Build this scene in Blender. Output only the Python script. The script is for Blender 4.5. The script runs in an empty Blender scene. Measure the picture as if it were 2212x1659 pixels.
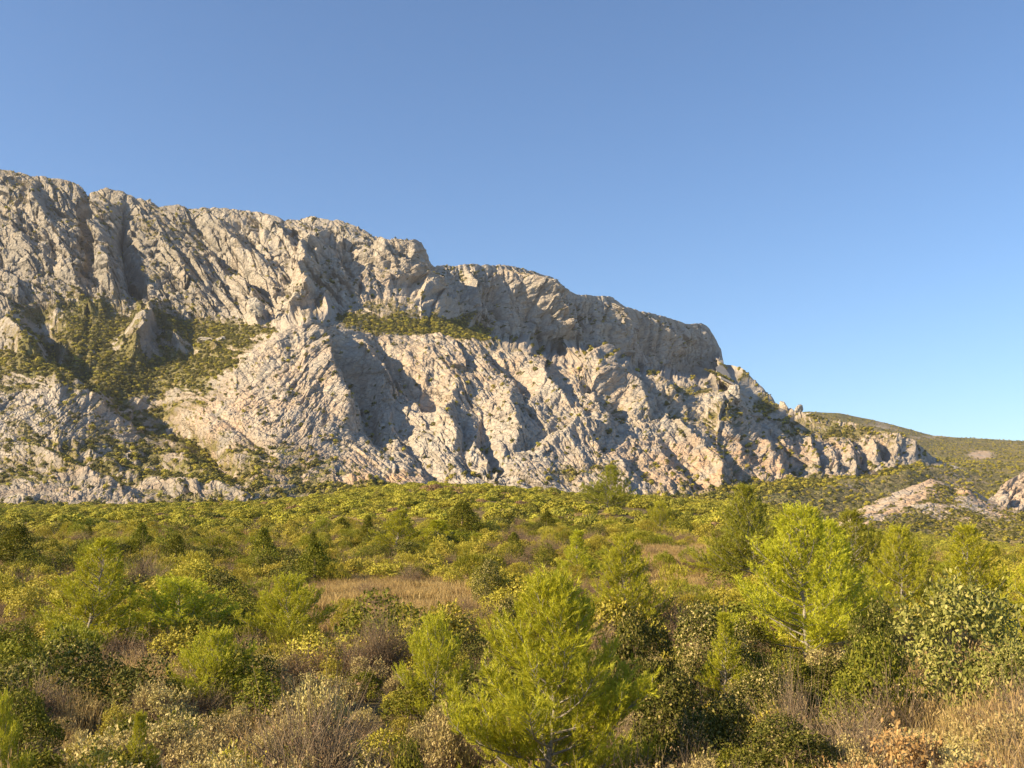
import bpy, math, random
import numpy as np
R = math.radians
scene = bpy.context.scene
COL = scene.collection

# ------------------------------------------------------------------ camera
TX, TY = 0.488, 0.366                      # half frame tangents (52 degree lens)
PITCH = math.atan(0.1413)
cam_d = bpy.data.cameras.new("camera"); cam = bpy.data.objects.new("camera", cam_d); COL.objects.link(cam)
cam_d.sensor_width = 36.0; cam_d.lens = 18.0 / TX
cam_d.clip_start = 0.1; cam_d.clip_end = 60000
cam.location = (0, 0, 0); cam.rotation_euler = (math.pi/2 + PITCH, 0, 0)
scene.camera = cam

# ------------------------------------------------------------------ sky, sun, exposure
SUN_AZ, SUN_EL = -109.0, 27.0               # degrees clockwise from the view axis (+Y), and above the horizon
world = bpy.data.worlds.new("World"); scene.world = world; world.use_nodes = True
wn = world.node_tree.nodes; wl = world.node_tree.links
wn.clear()
sky = wn.new('ShaderNodeTexSky'); sky.sky_type = 'NISHITA'; sky.sun_disc = False
sky.sun_elevation = R(SUN_EL); sky.sun_rotation = R(SUN_AZ)
sky.altitude = 300; sky.air_density = 1.0; sky.dust_density = 0.12; sky.ozone_density = 5.0
bg = wn.new('ShaderNodeBackground'); bg.inputs['Strength'].default_value = 0.086
wo = wn.new('ShaderNodeOutputWorld')
wl.new(sky.outputs[0], bg.inputs[0]); wl.new(bg.outputs[0], wo.inputs[0])
sd = bpy.data.lights.new("sun", 'SUN'); so = bpy.data.objects.new("sun", sd); COL.objects.link(so)
sd.energy = 5.0; sd.angle = R(0.5); sd.color = (1.0, 0.80, 0.52)
so.rotation_euler = (R(90 - SUN_EL), 0, R(180 - SUN_AZ))
so.location = (-200, -60, 120)
scene.view_settings.view_transform = 'Standard'; scene.view_settings.look = 'None'
scene.view_settings.gamma = 1; scene.view_settings.exposure = 1.12
scene.view_settings.use_curve_mapping = False
scene.cycles.max_bounces = 6; scene.cycles.diffuse_bounces = 3; scene.cycles.transmission_bounces = 4
scene.cycles.transparent_max_bounces = 8

# ------------------------------------------------------------------ placing: survey of the view (x right, y down on a 2212 x 1659 sheet) to metres
cp, sp = math.cos(PITCH), math.sin(PITCH)
def at(px, py, Y):
    px = np.asarray(px, float); py = np.asarray(py, float)
    a = (px/2212 - .5)*2*TX; b = -(py/1659 - .5)*2*TY
    dy = cp - b*sp; dz = sp + b*cp
    return a/dy*Y, Y + 0*a, dz/dy*Y
def zat(py, Y): return at(1106, py, Y)[2]
def xat(px, Y): return (px/2212 - .5)*2*TX/cp*Y      # close enough near the horizon

# ------------------------------------------------------------------ noise
_p = np.random.RandomState(7).randint(0, 1 << 30, 4096)
def _h(i, j, seed):
    return _p[(_p[(i + seed*131) & 4095] + j) & 4095]
def perlin(x, y, seed=0):
    i = np.floor(x).astype(np.int64); j = np.floor(y).astype(np.int64)
    fx = x - i; fy = y - j
    u = fx*fx*fx*(fx*(fx*6-15)+10); v = fy*fy*fy*(fy*(fy*6-15)+10)
    def g(a, b):
        an = (_h(i+a, j+b, seed) & 1023)*(2*math.pi/1024)
        return np.cos(an)*(fx-a) + np.sin(an)*(fy-b)
    n0 = g(0,0)*(1-u) + g(1,0)*u; n1 = g(0,1)*(1-u) + g(1,1)*u
    return (n0*(1-v) + n1*v)*1.5
def fbm(x, y, oct=4, seed=0, gain=.5):
    s = 0; a = 1
    for o in range(oct):
        s = s + a*perlin(x, y, seed+o); a *= gain; x = x*2.03+3.1; y = y*2.03+1.7
    return s
def billow(x, y, oct=3, seed=0, gain=.5):       # round bulges, sharp creases
    s = 0; a = 1
    for o in range(oct):
        s = s + a*(np.sqrt(np.abs(perlin(x, y, seed+o))+.002)*1.3-.7); a *= gain; x = x*2.1+5.1; y = y*2.1+2.7
    return s
def worley(x, y, seed=0):
    i = np.floor(x).astype(np.int64); j = np.floor(y).astype(np.int64)
    f1 = np.full(x.shape, 9.); f2 = np.full(x.shape, 9.); idv = np.zeros(x.shape)
    for a in (-1,0,1):
        for b in (-1,0,1):
            h = _h(i+a, j+b, seed)
            cx = i+a+(h & 1023)/1023.; cy = j+b+((h >> 10) & 1023)/1023.
            d = np.hypot(x-cx, y-cy); near = d < f1
            f2 = np.where(near, f1, np.minimum(f2, d)); f1 = np.where(near, d, f1)
            idv = np.where(near, (h & 255)/255., idv)
    return f1, f2, idv
def facet(x, y, seed=0):        # broken planes: every cell a plate of its own tilt and level; also the distance to the joints
    i = np.floor(x).astype(np.int64); j = np.floor(y).astype(np.int64)
    f1 = np.full(x.shape, 9.); f2 = np.full(x.shape, 9.); hh = np.zeros(x.shape)
    for a in (-1,0,1):
        for b in (-1,0,1):
            h = _h(i+a, j+b, seed); k = _h(i+a+57, j+b, seed+3)
            dx = x-(i+a+(h & 1023)/1023.); dy = y-(j+b+((h >> 10) & 1023)/1023.)
            d = np.hypot(dx, dy); near = d < f1
            f2 = np.where(near, f1, np.minimum(f2, d)); f1 = np.where(near, d, f1)
            hh = np.where(near, ((k & 255)/255.-.5)*2*dx+(((k >> 8) & 255)/255.-.5)*2*dy+((k >> 16) & 255)/255.*.8-.4-.35*d*d, hh)
    return hh, f2-f1
def sm(x, a, b):
    t = np.clip((x-a)/(b-a), 0, 1); return t*t*(3-2*t)

# ------------------------------------------------------------------ meshes and bookkeeping
def np_mesh(name, V, faces, mats, fmat=None, smooth=False, attrs=None):
    """faces: list of int arrays (n,3) or (n,4)"""
    me = bpy.data.meshes.new(name)
    V = np.asarray(V, np.float32); faces = [np.asarray(f, np.int32) for f in faces if len(f)]
    loops = np.concatenate([f.ravel() for f in faces]); sizes = np.concatenate([np.full(len(f), f.shape[1], np.int32) for f in faces])
    me.vertices.add(len(V)); me.vertices.foreach_set('co', V.ravel())
    me.loops.add(len(loops)); me.loops.foreach_set('vertex_index', loops)
    me.polygons.add(len(sizes)); st = np.concatenate([[0], np.cumsum(sizes)[:-1]]).astype(np.int32)
    me.polygons.foreach_set('loop_start', st); me.polygons.foreach_set('loop_total', sizes)
    if smooth: me.polygons.foreach_set('use_smooth', np.ones(len(sizes), bool))
    else: me.polygons.foreach_set('use_smooth', np.zeros(len(sizes), bool))
    for m in mats: me.materials.append(m)
    if fmat is not None: me.polygons.foreach_set('material_index', np.asarray(fmat, np.int32))
    for k, a in (attrs or {}).items():
        at_ = me.attributes.new(k, 'FLOAT', 'POINT'); at_.data.foreach_set('value', np.asarray(a, np.float32).ravel())
    me.update(calc_edges=True); me.validate()
    return me
def link(name, me, parent=None, loc=None, kind=None, label=None, cat=None, group=None):
    o = bpy.data.objects.new(name, me); COL.objects.link(o)
    if parent is not None: o.parent = parent
    if loc is not None: o.location = loc
    if kind: o['kind'] = kind
    if label: o['label'] = label
    if cat: o['category'] = cat
    if group: o['group'] = group
    return o
def grid_faces(nr, nc):
    r = np.arange(nr-1)[:, None]*nc; c = np.arange(nc-1)[None, :]
    a = (r+c).ravel()
    return np.stack([a, a+1, a+nc+1, a+nc], 1)

# ------------------------------------------------------------------ material helpers
class NT:
    def __init__(s, name):
        s.m = bpy.data.materials.new(name); s.m.use_nodes = True; s.t = s.m.node_tree; s.n = s.t.nodes; s.l = s.t.links; s.n.clear()
        s.out = s.n.new('ShaderNodeOutputMaterial')
    def a(s, typ, **kw):
        nd = s.n.new(typ)
        for k, v in kw.items():
            if k.startswith('i_'):
                key = k[2:]; key = int(key) if key.isdigit() else key
                if hasattr(v, 'is_output'): s.l.new(v, nd.inputs[key])
                else: nd.inputs[key].default_value = v
            else: setattr(nd, k, v)
        return nd
    def noise(s, vec, scale, detail=4, rough=.55):
        nd = s.a('ShaderNodeTexNoise', i_Scale=scale, i_Detail=detail, i_Roughness=rough); s.l.new(vec, nd.inputs['Vector']); return nd.outputs['Fac']
    def mix(s, f, a, b, typ='MIX'):
        nd = s.n.new('ShaderNodeMix'); nd.data_type = 'RGBA'; nd.blend_type = typ
        for k, v in ((0, f), (6, a), (7, b)):
            if hasattr(v, 'is_output'): s.l.new(v, nd.inputs[k])
            elif k == 0: nd.inputs[0].default_value = v
            else: nd.inputs[k].default_value = (*v, 1)
        return nd.outputs[2]
    def mul(s, a, b, op='MULTIPLY'):
        nd = s.n.new('ShaderNodeMath'); nd.operation = op
        for k, v in ((0, a), (1, b)):
            if hasattr(v, 'is_output'): s.l.new(v, nd.inputs[k])
            else: nd.inputs[k].default_value = v
        return nd.outputs[0]
    def ramp(s, v, lo, hi, a=0., b=1.):
        nd = s.a('ShaderNodeMapRange'); s.l.new(v, nd.inputs[0])
        for k, x in zip((1,2,3,4), (lo, hi, a, b)): nd.inputs[k].default_value = x
        return nd.outputs[0]
    def attr(s, name): return s.a('ShaderNodeAttribute', attribute_name=name).outputs['Fac']

def rock_ground_material():
    n = NT('limestone_and_scrub')
    pos = n.a('ShaderNodeNewGeometry').outputs['Position']
    veg = n.attr('veg'); red = n.attr('red'); gl = n.attr('green'); crk = n.attr('crack')
    n1 = n.noise(pos, .012, 5); n2 = n.noise(pos, .11, 5, .65); n3 = n.noise(pos, .6, 3, .6); n4 = n.noise(pos, .035, 3)
    vo = n.a('ShaderNodeTexVoronoi', feature='DISTANCE_TO_EDGE', i_Scale=.13); mp = n.a('ShaderNodeMapping', i_Scale=(1, .8, 1.7), i_Rotation=(0, .5, 0)); n.l.new(pos, mp.inputs[0]); n.l.new(mp.outputs[0], vo.inputs['Vector']); vd = n.ramp(vo.outputs[0], 0, .13)
    rock = n.mix(n.ramp(n2, .3, .7), (.36, .32, .255), (.56, .50, .40))
    rock = n.mix(n.ramp(n1, .35, .7, 0, .5), rock, (.36, .34, .31))
    mp2 = n.a('ShaderNodeMapping', i_Scale=(1, 1, .13)); n.l.new(pos, mp2.inputs[0]); n5 = n.noise(mp2.outputs[0], .16, 4, .6); n6 = n.noise(mp2.outputs[0], .05, 4, .6)
    rock = n.mix(n.ramp(n5, .52, .70, 0, .5), rock, (.20, .19, .17))
    rock = n.mix(n.ramp(n6, .55, .73, 0, .5), rock, (.52, .37, .22))
    rock = n.mix(n.mul(red, n.ramp(n4, .3, .65)), rock, (.52, .34, .20))
    rock = n.mix(n.ramp(n3, .6, .85, 0, .35), rock, (.22, .20, .17))
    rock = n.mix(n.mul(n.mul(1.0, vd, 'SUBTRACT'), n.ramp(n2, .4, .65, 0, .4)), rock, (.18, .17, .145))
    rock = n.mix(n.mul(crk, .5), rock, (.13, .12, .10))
    soil = n.mix(n.ramp(n2, .35, .65), (.20, .155, .10), (.30, .24, .165))
    scrub = n.mix(n.ramp(n3, .35, .65), (.06, .06, .018), (.15, .13, .045))
    grassy = n.mix(n.ramp(n4, .35, .65), (.21, .20, .05), (.30, .235, .10))
    scrub = n.mix(n.mul(gl, n.ramp(n2, .42, .62)), scrub, grassy)
    vm = n.ramp(n.mul(veg, n.mul(n.ramp(n2, .25, .75, -.28, .28), n.ramp(n3, .3, .7, -.2, .2), 'ADD'), 'ADD'), .40, .60)
    base = n.mix(n.mul(vm, n.ramp(n3, .25, .6, .75, 1)), rock, scrub)
    # thin soil fringe between stone and scrub
    fr = n.ramp(n.mul(vm, n.mul(1.0, vm, 'SUBTRACT')), 0, .25, 0, .8)
    base = n.mix(fr, base, soil)
    bump = n.a('ShaderNodeBump', i_Strength=.9, i_Distance=2.2)
    hh = n.mul(n.mul(n.mul(n2, 1.2), n.mul(n3, .5), 'ADD'), n.mul(vd, .45), 'ADD')
    n.l.new(hh, bump.inputs['Height'])
    bs = n.a('ShaderNodeBsdfPrincipled', i_Roughness=.95); bs.inputs['Specular IOR Level'].default_value = .1
    n.l.new(base, bs.inputs['Base Color']); n.l.new(bump.outputs[0], bs.inputs['Normal'])
    n.l.new(bs.outputs[0], n.out.inputs[0])
    return n.m
M_ROCK = rock_ground_material()

def near_ground_material():
    n = NT('dry_earth')
    pos = n.a('ShaderNodeNewGeometry').outputs['Position']
    a = n.noise(pos, .16, 4); b = n.noise(pos, 1.7, 5, .65); c = n.noise(pos, 9, 4, .6)
    col = n.mix(n.ramp(a, .4, .6), (.11, .085, .045), (.25, .19, .085))
    col = n.mix(n.ramp(b, .35, .65), col, (.075, .06, .03))
    col = n.mix(n.ramp(c, .5, .8, 0, .6), col, (.28, .22, .13))
    bump = n.a('ShaderNodeBump', i_Strength=.8, i_Distance=.15); n.l.new(n.mul(b, n.mul(c, .5), 'ADD'), bump.inputs['Height'])
    bs = n.a('ShaderNodeBsdfPrincipled', i_Roughness=1.); bs.inputs['Specular IOR Level'].default_value = .05
    n.l.new(col, bs.inputs['Base Color']); n.l.new(bump.outputs[0], bs.inputs['Normal']); n.l.new(bs.outputs[0], n.out.inputs[0])
    return n.m
M_EARTH = near_ground_material()

# ================================================================== THE SETTING
# ------------------------------------------------------------------ mountain
def cur(pts):
    a = np.array(pts, float); return a
def ev(c, x): return np.interp(x, c[:,0], c[:,1])
SKY = cur([(-500,330),(-200,350),(0,366),(23,369),(69,382),(93,381),(147,388),(170,397),(185,413),(190,424),(196,415),(228,405),(266,411),(293,426),(320,430),(343,445),(382,443),(417,451),(448,448),(513,451),(540,457),(579,460),(613,473),(637,473),(671,465),(714,471),(741,474),(772,488),(806,510),(853,513),(899,516),(913,523),(922,539),(930,562),(938,577),(942,574),(999,572),(1088,572),(1134,581),(1192,599),(1208,620),(1223,624),(1250,635),(1324,641),(1354,662),(1393,674),(1432,682),(1482,699),(1516,698),(1532,707),(1543,728),(1559,755),(1566,786),(1571,786),(1606,794),(1637,821),(1664,848),(1679,868),(1700,880),(1740,893),(1850,915),(1950,938),(1985,960),(2030,995),(2080,1012),(2150,1030),(2300,1060)])
SKYY = cur([(-500,1750),(0,1700),(500,1680),(770,1650),(900,1640),(932,1720),(945,1800),(1200,1985),(1566,2330),(1600,1980),(1690,1640),(1750,1510),(1850,1440),(1950,1400),(2100,1380),(2300,1420)])
BASE = cur([(-500,640),(0,650),(60,660),(250,672),(400,678),(520,668),(640,690),(760,640),(860,610),(920,620),(1018,690),(1098,725),(1223,765),(1248,750),(1298,744),(1348,782),(1398,798),(1423,797),(1523,805),(1566,792),(1571,792),(1606,800),(1640,828),(1668,856),(1700,886),(1740,899),(1850,921),(1950,944),(1985,966),(2030,999),(2080,1016),(2150,1034),(2300,1064)])
BASY = cur([(-500,1350),(0,1340),(500,1400),(640,1340),(760,1450),(860,1540),(920,1600),(1100,1800),(1240,1930),(1566,2300),(1600,1920),(1690,1615),(1750,1490),(1850,1430),(1950,1390),(2100,1370),(2300,1410)])
CRE = cur([(-500,760),(0,785),(130,785),(220,815),(330,850),(370,845),(430,820),(520,770),(600,715),(660,682),(700,688),(760,705),(850,712),(940,712),(1000,714),(1050,719),(1098,733),(1223,773),(1248,759),(1298,752),(1348,790),(1398,806),(1423,806),(1523,816),(1566,806),(1600,838),(1640,880),(1700,905),(1740,925),(1850,940),(1950,955),(1985,975),(2030,1004),(2080,1021),(2150,1039),(2300,1069)])
CREY = cur([(-500,1080),(0,1080),(130,1070),(330,1120),(430,1080),(520,1080),(600,1092),(660,1115),(720,1165),(790,1215),(940,1250),(1098,1240),(1240,1245),(1400,1290),(1566,1380),(1740,1410),(1850,1390),(1950,1365),(2030,1340),(2100,1345),(2300,1400)])
FOOT = cur([(-500,1105),(0,1100),(300,1100),(650,1090),(720,1060),(850,1050),(1000,1062),(1200,1080),(1350,1085),(1500,1082),(1640,1060),(1700,1045),(1880,1036),(1960,1010),(2030,1010),(2080,1030),(2150,1045),(2300,1075)])
FOOY = cur([(-500,640),(0,650),(300,665),(500,700),(650,750),(850,785),(1000,795),(1200,795),(1350,805),(1500,825),(1640,855),(1700,890),(1800,960),(1880,1040),(1960,1140),(2030,1240),(2100,1290),(2300,1350)])

# hand surveyed spurs (+) and gullies (-): points, height in metres, half width on the sheet
SPURS = [
 # upper left wall
 ([(60,385),(95,470),(150,560),(170,640)], 16, 26), ([(200,430),(215,520),(235,600),(250,660)], 20, 26),
 ([(180,430),(195,520),(205,600)], -20, 13), ([(270,430),(265,520),(290,600),(310,655)], -24, 17),
 ([(0,440),(40,520),(90,590)], 10, 22), ([(330,470),(380,560),(440,650)], 12, 20), ([(300,600),(310,660)], 8, 15),
 ([(440,460),(520,540),(600,600)], 12, 16), ([(400,470),(500,580),(620,660)], -10, 14),
 ([(560,470),(600,500),(650,560)], 13, 14), ([(500,480),(540,530),(590,565)], -9, 14),
 ([(390,540),(440,590),(460,640)], 10, 13), ([(500,590),(560,640)], 10, 16),
 ([(690,510),(665,560),(655,620),(660,680)], 24, 20), ([(740,520),(760,560),(790,590)], -16, 26),
 ([(650,640),(640,690)], 10, 14), ([(700,640),(715,680)], 14, 12), ([(700,600),(760,650)], -6, 20),
 ([(790,530),(850,560),(920,620),(980,680)], 20, 18), ([(850,520),(880,560),(900,590)], -22, 22),
 ([(470,540),(540,600),(620,680)], -9, 9), ([(340,500),(420,590),(500,670)], -7, 8),
 # rock teeth in the high coomb
 ([(330,662),(318,700),(290,745),(270,770)], 30, 26), ([(330,662),(370,710),(395,745)], 14, 16), ([(410,735),(380,770)], -8, 14),
 ([(552,650),(548,690)], 14, 13), ([(600,690),(640,680)], 6, 12), ([(445,735),(475,745)], 7, 10), ([(170,660),(230,668)], 6, 12),
 ([(0,690),(40,730),(80,770)], 22, 26), ([(60,650),(130,740),(230,820)], -26, 28),
 # right hand wall: flutes and buttresses
 ([(1000,590),(1015,650),(1025,700)], 14, 12), ([(1090,590),(1150,640),(1190,700),(1200,750)], 30, 24),
 ([(1170,600),(1215,650)], 16, 16), ([(1150,700),(1130,740)], 10, 12), ([(1215,715),(1235,770)], 15, 16),
 ([(1310,650),(1340,700),(1370,760)], 16, 14), ([(1400,685),(1450,740),(1470,780)], 14, 16),
 ([(1300,690),(1330,720),(1350,760)], 10, 10), ([(1515,705),(1530,750),(1540,785)], 9, 18), ([(1480,705),(1500,745)], 8, 12),
 ([(1060,620),(1080,700)], -14, 16), ([(1270,650),(1280,740)], -12, 16), ([(1380,700),(1410,780)], -8, 12),
 ([(1250,770),(1300,752),(1340,775),(1370,800)], 8, 14),
 # pyramid
 ([(668,684),(690,740),(700,800),(735,860),(760,930)], 20, 30), ([(640,700),(560,770),(470,830)], 8, 30),
 ([(720,720),(760,780),(800,840),(810,900),(850,960)], -22, 26), ([(760,720),(820,790),(860,830)], 14, 20),
 ([(800,720),(860,800),(930,850),(970,880)], -20, 22), ([(900,720),(960,790),(1010,850)], 10, 26),
 ([(850,850),(880,930),(950,1010),(1000,1050)], -12, 22), ([(990,830),(960,900),(990,960)], 14, 24),
 ([(1040,870),(1060,960),(1090,1010)], -14, 20), ([(1090,820),(1110,900),(1120,960)], 12, 22),
 ([(1040,730),(1130,800),(1160,850)], -14, 16), ([(1000,880),(1010,1000)], -8, 14),
 ([(1150,770),(1180,830),(1240,880)], 12, 20), ([(1180,960),(1270,905),(1340,910)], 14, 22), ([(1100,980),(1180,930),(1300,880)], -5, 10),
 ([(1100,1060),(1060,1010),(1000,980)], -10, 20),
 ([(1240,790),(1330,840),(1370,890)], -22, 22), ([(1290,775),(1370,830),(1400,900)], 18, 20),
 ([(1400,860),(1470,920),(1560,1000),(1560,1040)], 14, 22), ([(1420,850),(1480,900)], -12, 18), ([(1260,880),(1340,960),(1420,1020)], -9, 20),
 ([(1440,940),(1500,1000),(1530,1040)], -14, 18), ([(1560,930),(1600,1000),(1620,1040)], -14, 16), ([(1330,960),(1370,1040)], 9, 18),
 ([(1500,830),(1560,870),(1640,920)], 8, 20), ([(1400,805),(1440,830),(1470,860)], 14, 16), ([(1560,840),(1590,870)], 12, 14),
 ([(1600,910),(1660,960),(1700,1010)], 8, 18), ([(1700,970),(1750,1020)], -12, 16), ([(1650,950),(1680,1000)], 7, 14),
 # fluted right flank
 ([(1740,930),(1775,1000)], 9, 9), ([(1790,950),(1820,1015)], 9, 9), ([(1760,950),(1795,1010)], -9, 9), ([(1830,950),(1855,1020)], 10, 9),
 ([(1880,935),(1900,990)], 11, 11), ([(1860,950),(1880,1010)], -9, 9), ([(1930,935),(1945,975)], 10, 10), ([(1965,945),(1985,985)], 9, 9), ([(1910,950),(1925,990)], -10, 8),
 # lower left
 ([(130,786),(180,840),(240,880)], 10, 26), ([(120,790),(120,850)], 6, 20), ([(240,830),(330,890),(430,960),(560,1040)], -18, 26), ([(330,860),(420,940),(520,1000)], -8, 16),
 ([(60,940),(160,960),(260,1010),(350,1040)], -14, 16), ([(0,960),(90,975),(200,1030),(300,1060)], 12, 16),
 ([(300,1040),(360,1040),(440,1050)], 10, 13), ([(380,1050),(470,1045),(560,1065)], 8, 10), ([(0,1075),(100,1075)], 8, 10),
 ([(210,950),(300,985),(440,1010)], -9, 12), ([(380,830),(350,850)], 6, 12), ([(440,870),(520,920),(610,990)], -6, 10), ([(820,1040),(790,1030),(740,1020)], 8, 14),
]
# scrub (+) and bare (-): centre, radii, weight
VEG = [(200,690,110,26,.9),(120,655,140,14,.55),(450,710,130,26,.95),(330,790,150,36,.6),(60,770,120,22,.7),(470,770,90,26,.5),(900,690,150,17,.95),(820,660,100,14,.4),(160,790,110,22,.6),
 (200,760,60,40,.7),(820,600,60,16,.35),(1010,712,70,12,.6),(1640,860,60,22,.25),(1480,835,60,14,.5),(1570,890,70,22,.6),(1440,860,40,20,.3),(1730,900,60,14,.4),(1850,925,90,14,.5),(1620,800,30,12,.3),
 (930,730,70,8,.3),(1030,820,40,20,.25),(1110,860,60,10,.3),(650,640,25,15,.3),(710,570,120,18,.22),(1090,610,60,14,.15),(600,620,60,14,.35),(1210,1010,60,14,.5),(1290,1000,50,12,.6),(700,1000,180,30,.28),(730,1045,110,14,.6),
 (150,900,330,90,.27),(450,960,200,60,.12),(250,850,160,20,.15),(360,1010,280,22,.3),(90,1100,160,12,.8),(330,1098,200,10,.6),(560,1085,120,10,.5),(680,1070,70,10,.5),(1400,1080,250,18,.7),(1620,1050,130,20,.6),(1800,1035,180,14,.6),(1780,930,90,10,.3),
 (640,820,120,90,-.5),(900,880,200,110,-.3),(320,720,40,40,-.5),(1250,940,120,40,-.3),(130,820,60,30,-.25),(150,1050,160,30,-.35),(60,560,200,90,-.25),(1000,950,160,60,-.35),(500,885,60,25,-.3)]
REDS = [(100,1050,260,45,.45),(560,1010,240,50,.35),(700,1010,120,30,.6),(840,1030,90,25,.9),(1450,990,220,60,.55),(1250,800,220,70,.35),(900,780,220,90,.3),(1560,1010,120,40,.8),(1800,960,200,50,.5),(620,840,200,110,.22),(450,900,150,50,.5),(760,620,150,40,.3),(1120,610,60,20,.35)]

def ell(px, py, L):
    s = np.zeros(px.shape)
    for cx, cy, rx, ry, w in L:
        s = s + w*np.exp(-(((px-cx)/rx)**2 + ((py-cy)/ry)**2)*.8)
    return s
def spur_field(px, py, L):
    s = np.zeros(px.shape)
    wob = fbm(px/30, py/30, 3, 40)*(8-4.5*sm(px, 920, 1000)*sm(-py, -900, -800)); wob2 = fbm(px/26, py/26, 3, 47)
    for pts, amp, w in L:
        P = np.array(pts, float)
        x0, y0 = P.min(0)-w*2.6; x1, y1 = P.max(0)+w*2.6
        m = (px > x0) & (px < x1) & (py > y0) & (py < y1)
        if not m.any(): continue
        qx = px[m] + wob[m]; qy = py[m] + wob[m]*.6
        best = np.full(qx.shape, 1e9); tt = np.zeros(qx.shape); side = np.zeros(qx.shape)
        n = len(P)-1
        for k in range(n):
            a = P[k]; d = P[k+1]-a; L2 = d@d
            t = np.clip(((qx-a[0])*d[0]+(qy-a[1])*d[1])/L2, 0, 1)
            ex = qx-a[0]-t*d[0]; ey = qy-a[1]-t*d[1]; dd = np.hypot(ex, ey)
            b = dd < best; best = np.where(b, dd, best); tt = np.where(b, (k+t)/n, tt)
        u = best/(w*(1+.35*wob2[m]))
        f = np.exp(-(u*1.15)**(1.4 if amp > 0 else 1.7))*sm(tt, -.12, .3)*(1-sm(tt, .75, 1.05))
        s[m] += amp*f
    return s

def build_mountain(nc=1480, nr=560):
    px = np.concatenate([np.linspace(-420, -20, 90)[:-1], np.linspace(-20, 2160, nc)])
    nc = len(px)
    foot = ev(FOOT, px)+14; crest = ev(CRE, px); base = ev(BASE, px); top = ev(SKY, px)
    tau = np.linspace(0, 1, nr)[:, None]
    py = foot[None]*(1-tau) + top[None]*tau
    kp = np.stack([foot, crest, base, top]); kY = np.stack([ev(FOOY, px)-14, ev(CREY, px), ev(BASY, px), ev(SKYY, px)])
    Y = np.empty_like(py)
    for c in range(nc):
        a = kp[:, c].copy()
        for k in (1, 2, 3): a[k] = min(a[k], a[k-1]-.5)
        Y[:, c] = np.interp(-py[:, c], -a, kY[:, c])
    # soften the joins of the survey lines
    for _ in range(10):
        Y[1:-1] = Y[1:-1]*.5 + (Y[:-2]+Y[2:])*.25
    for _ in range(45):
        Y[:, 1:-1] = Y[:, 1:-1]*.5 + (Y[:, :-2]+Y[:, 2:])*.25
    PX = np.broadcast_to(px[None], py.shape)
    X, Yw, Z = at(PX, py, Y)
    P = np.stack([X, Yw, Z], -1)
    # surface coordinates in metres
    cs = np.concatenate([[0], np.cumsum(np.diff(px)*.000441*1350)])
    S = np.broadcast_to(cs[None], py.shape)
    dt = np.linalg.norm(np.diff(P, axis=0), axis=2)
    T = (ev(FOOT, px)-py)*.000441*1350*1.15
    # region weights
    yb = ev(BASE, px)[None]; yc = ev(CRE, px)[None]
    up = sm(yb-py, -14, 10)                               # above the foot of the upper walls
    shelf = (1-up)*sm(yc-py, -6, 8)*sm(yc-yb, 12, 30)
    low = 1-up-shelf
    right = sm(PX, 930, 1000)
    rockW = 1-.75*shelf
    def rot(th, la, lc, ox=0, oy=0):
        c, s_ = math.cos(R(th)), math.sin(R(th))
        return (S*c+T*s_)/la+ox, (-S*s_+T*c)/lc+oy
    wS = fbm(S/80, T/80, 3, 3)*6; wT = fbm(S/75, T/75, 3, 9)*6
    S0, T0 = S, T
    S = S+wS; T = T+wT
    # upper left: bulges in diagonal ribs; right wall: upright flutes
    a, b = rot(-48, 95, 38); f1, f2, idv = worley(a, b, 11); ribs = (1-f1**1.6)
    a, b = rot(-45, 42, 15); F1, e1_ = facet(a, b, 12)
    a, b = rot(-50, 15, 6.5); F2, e2_ = facet(a, b, 15)
    a, b = rot(-84, 95, 22); v1, v2, idvv = worley(a, b, 13); flut = 1-v1**1.5
    a, b = rot(-80, 44, 10); G1, g1_ = facet(a, b, 14)
    a, b = rot(-80, 17, 4.6); G2, g2_ = facet(a, b, 16)
    bil = billow(S/26, T/32, 3, 21)
    rough = fbm(S/9, T/9, 3, 31)
    a, b = rot(18, 60, 9); L0, _e = facet(a, b, 19)      # bedding that crosses the ribs
    ch = -np.exp(-np.abs(perlin(*rot(-50, 70, 17), 33))*16)            # sharp clefts
    chv = -np.exp(-np.abs(perlin(*rot(-84, 80, 13), 34))*14)
    k1, k2, _k = worley(*rot(-40, 10, 7), 121); k3, k4, _k3 = worley(*rot(-30, 5.5, 4), 122)
    knob = 1.9*(1-k1**2) + 1.1*(1-k3**2)
    kcr = (1-sm(k2-k1, 0, .22))
    hUL = 8*ribs + 7.5*F1 + 3.4*F2 + 1.5*bil + 1.3*rough + 2.2*L0 + 3*idv + 4.5*ch + knob
    hUR = 9*flut + 6*G1 + 3.4*G2 + 1*bil + 1.1*rough + 3*idvv + 5*chv + knob
    # lower massif: slabs with bedding seams, fanning out from the summit
    thL = 32; thR = -42
    mixLR = sm(PX + fbm(S/40, T/40, 2, 99)*30, 650, 735)
    def slab(th, sd, amp):
        a, b = rot(th, 80, 22); A, ea = facet(a, b, sd)
        a, b = rot(th, 30, 9); B, eb = facet(a, b, sd+5)
        a, b = rot(th, 12, 4); C, ec = facet(a, b, sd+9)
        sea = -np.exp(-np.abs(perlin(*rot(th, 90, 11), sd+2))*16)
        return amp*(6*A + 2.2*B) + .6*C + 2.4*sea, (1-sm(ea, 0, .12))*.6+(1-sm(eb, 0, .16))*.6+np.clip(-sea, 0, 1)**2*.7
    sL, cL = slab(thL, 51, .5); sR, cR = slab(thR, 61, 1.)
    sF, cF = slab(-48, 71, .85)
    a, b = rot(-13, 75, 8.5); st = b + .9*fbm(S/60, T/30, 3, 80); saw = (st-np.floor(st)); ledge = np.where(saw < .75, saw/.75, (1-saw)/.25)
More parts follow.
